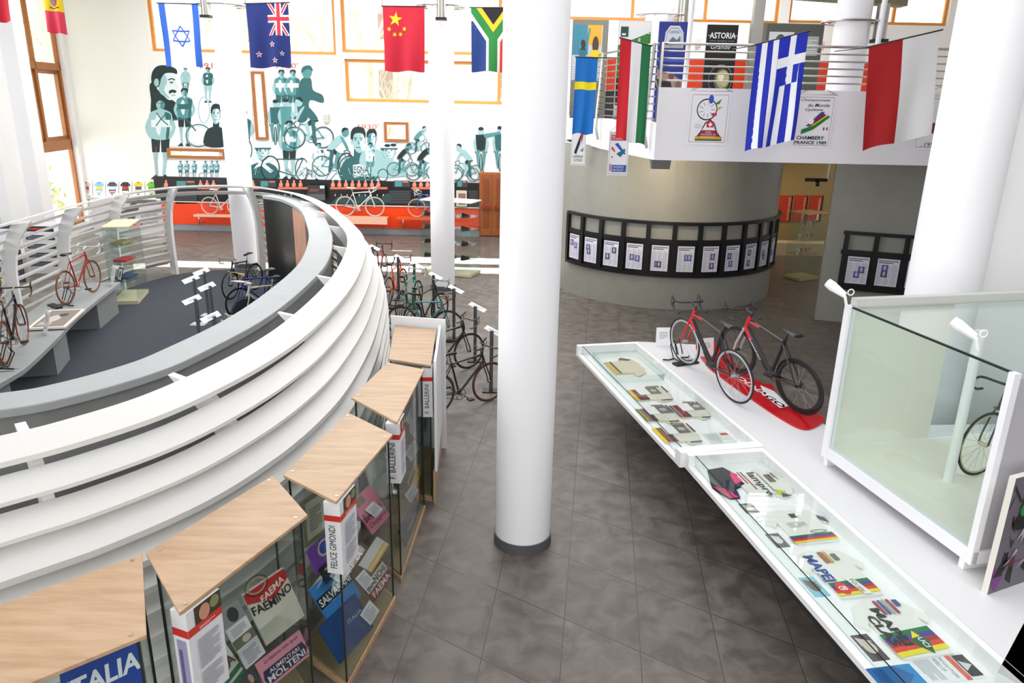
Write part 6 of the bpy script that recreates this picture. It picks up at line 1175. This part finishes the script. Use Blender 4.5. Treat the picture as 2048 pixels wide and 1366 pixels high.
for zi, z in enumerate((.712, 1.112, 1.462)):
    for j in range(4):
        X, Y = q.x-.22+.15*j, q.y+.22+.08*j; t = thing('trophy_cup', 'small %s cup, %s on the %s shelf of the drum-side glass tower' % (rd.choice(['white', 'pale', 'silver']), ['first', 'second', 'third', 'fourth'][j], ['low', 'middle', 'high'][zi]), 'cup', (X, Y, z+.012), group='small cups in the drum-side glass tower'); m_ = MB(); m_.lathe([(.0, 0), (.03, 0), (.01, .03), (.012, .05), (.04, .09), (.045, .15), (.04, .15), (.0, .07)], (X, Y, z+.012), 12); m_.build('bowl', mat(rd.choice(['#e8e8e4', '#c8d0a0', '#d8a8a0', '#b8c8c8']), .3), t)
# ================================================================ panels on the left seen through the louvres
def panel(label, x0, x1, y, z0, z1, draw, base, rz=0):
    A = Art(V((x0, y, z0)), V((x1-x0, rz, 0)), V((0, 0, z1-z0)), (0, -1, 0), .003); A.rect(0, 0, 1, 1, base); draw(A); t = thing('exhibition_board', label, 'panel', ((x0+x1)/2, y, 0)); A.build('print', t, base=(mat(base, .5), .04, 0, 0, 1, 1)); m_ = MB(); m_.box(x0+.05, x0+.1, y+.05, y+.1, 0, z1-.05); m_.box(x1-.1, x1-.05, y+.05+rz, y+.1+rz, 0, z1-.05); m_.build('legs', STEEL, t)
sk = '#5a524e'
def d_sketch(A):
    A.circ(.25, .2, .09, .16, .02, sk, 20); A.circ(.6, .3, .09, .16, .02, sk, 20); A.poly([(.3, .3), (.45, .5), (.6, .45), (.7, .8), (.62, .95), (.5, .7), (.4, .62)], sk); A.line([(.25, .2), (.45, .32), (.6, .3), (.5, .5), (.3, .44)], .02, sk, 1, False); A.rect(.5, .88, .95, .97, '#6a6460'); A.lines(.7, .3, .95, .7, 12, '#8c8482')
a = yd(190, 470, 22.2); c = yd(320, 398, 22.2); panel('grey panel with a sketched racing cyclist between the slatted ring and the far wall', a.x, c.x, 22.2, a.z, c.z, d_sketch, '#cfcbca')
a = yd(60, 560, 19.5); c = yd(112, 445, 19.5); panel('white panel with dark captioned plates behind the louvres at left', a.x, c.x, 19.5, a.z, c.z, lambda A: (A.rect(.1, .84, .9, .93, '#2a2c34'), A.rect(.2, .87, .7, .9, '#c83c30'), [A.rect(.1, .7-.15*k, .9, .78-.15*k, '#3a3e48') for k in range(4)], [A.lines(.15, .715-.15*k, .8, .77-.15*k, 3, '#c8ccd4', .3) for k in range(4)]), '#f0f0f4')
a = yd(-60, 600, 18.5); c = yd(30, 450, 18.5); panel('dark framed display panel at the extreme left behind the ring', a.x, c.x, 18.5, a.z, c.z, lambda A: (A.rect(.05, .55, .95, .95, '#c8ccd0'), A.rect(.1, .62, .5, .9, '#3c5a50'), A.rect(.05, .1, .95, .45, '#3a2a60'), A.rect(.6, .2, .9, .3, '#c8d838')), '#22242c')
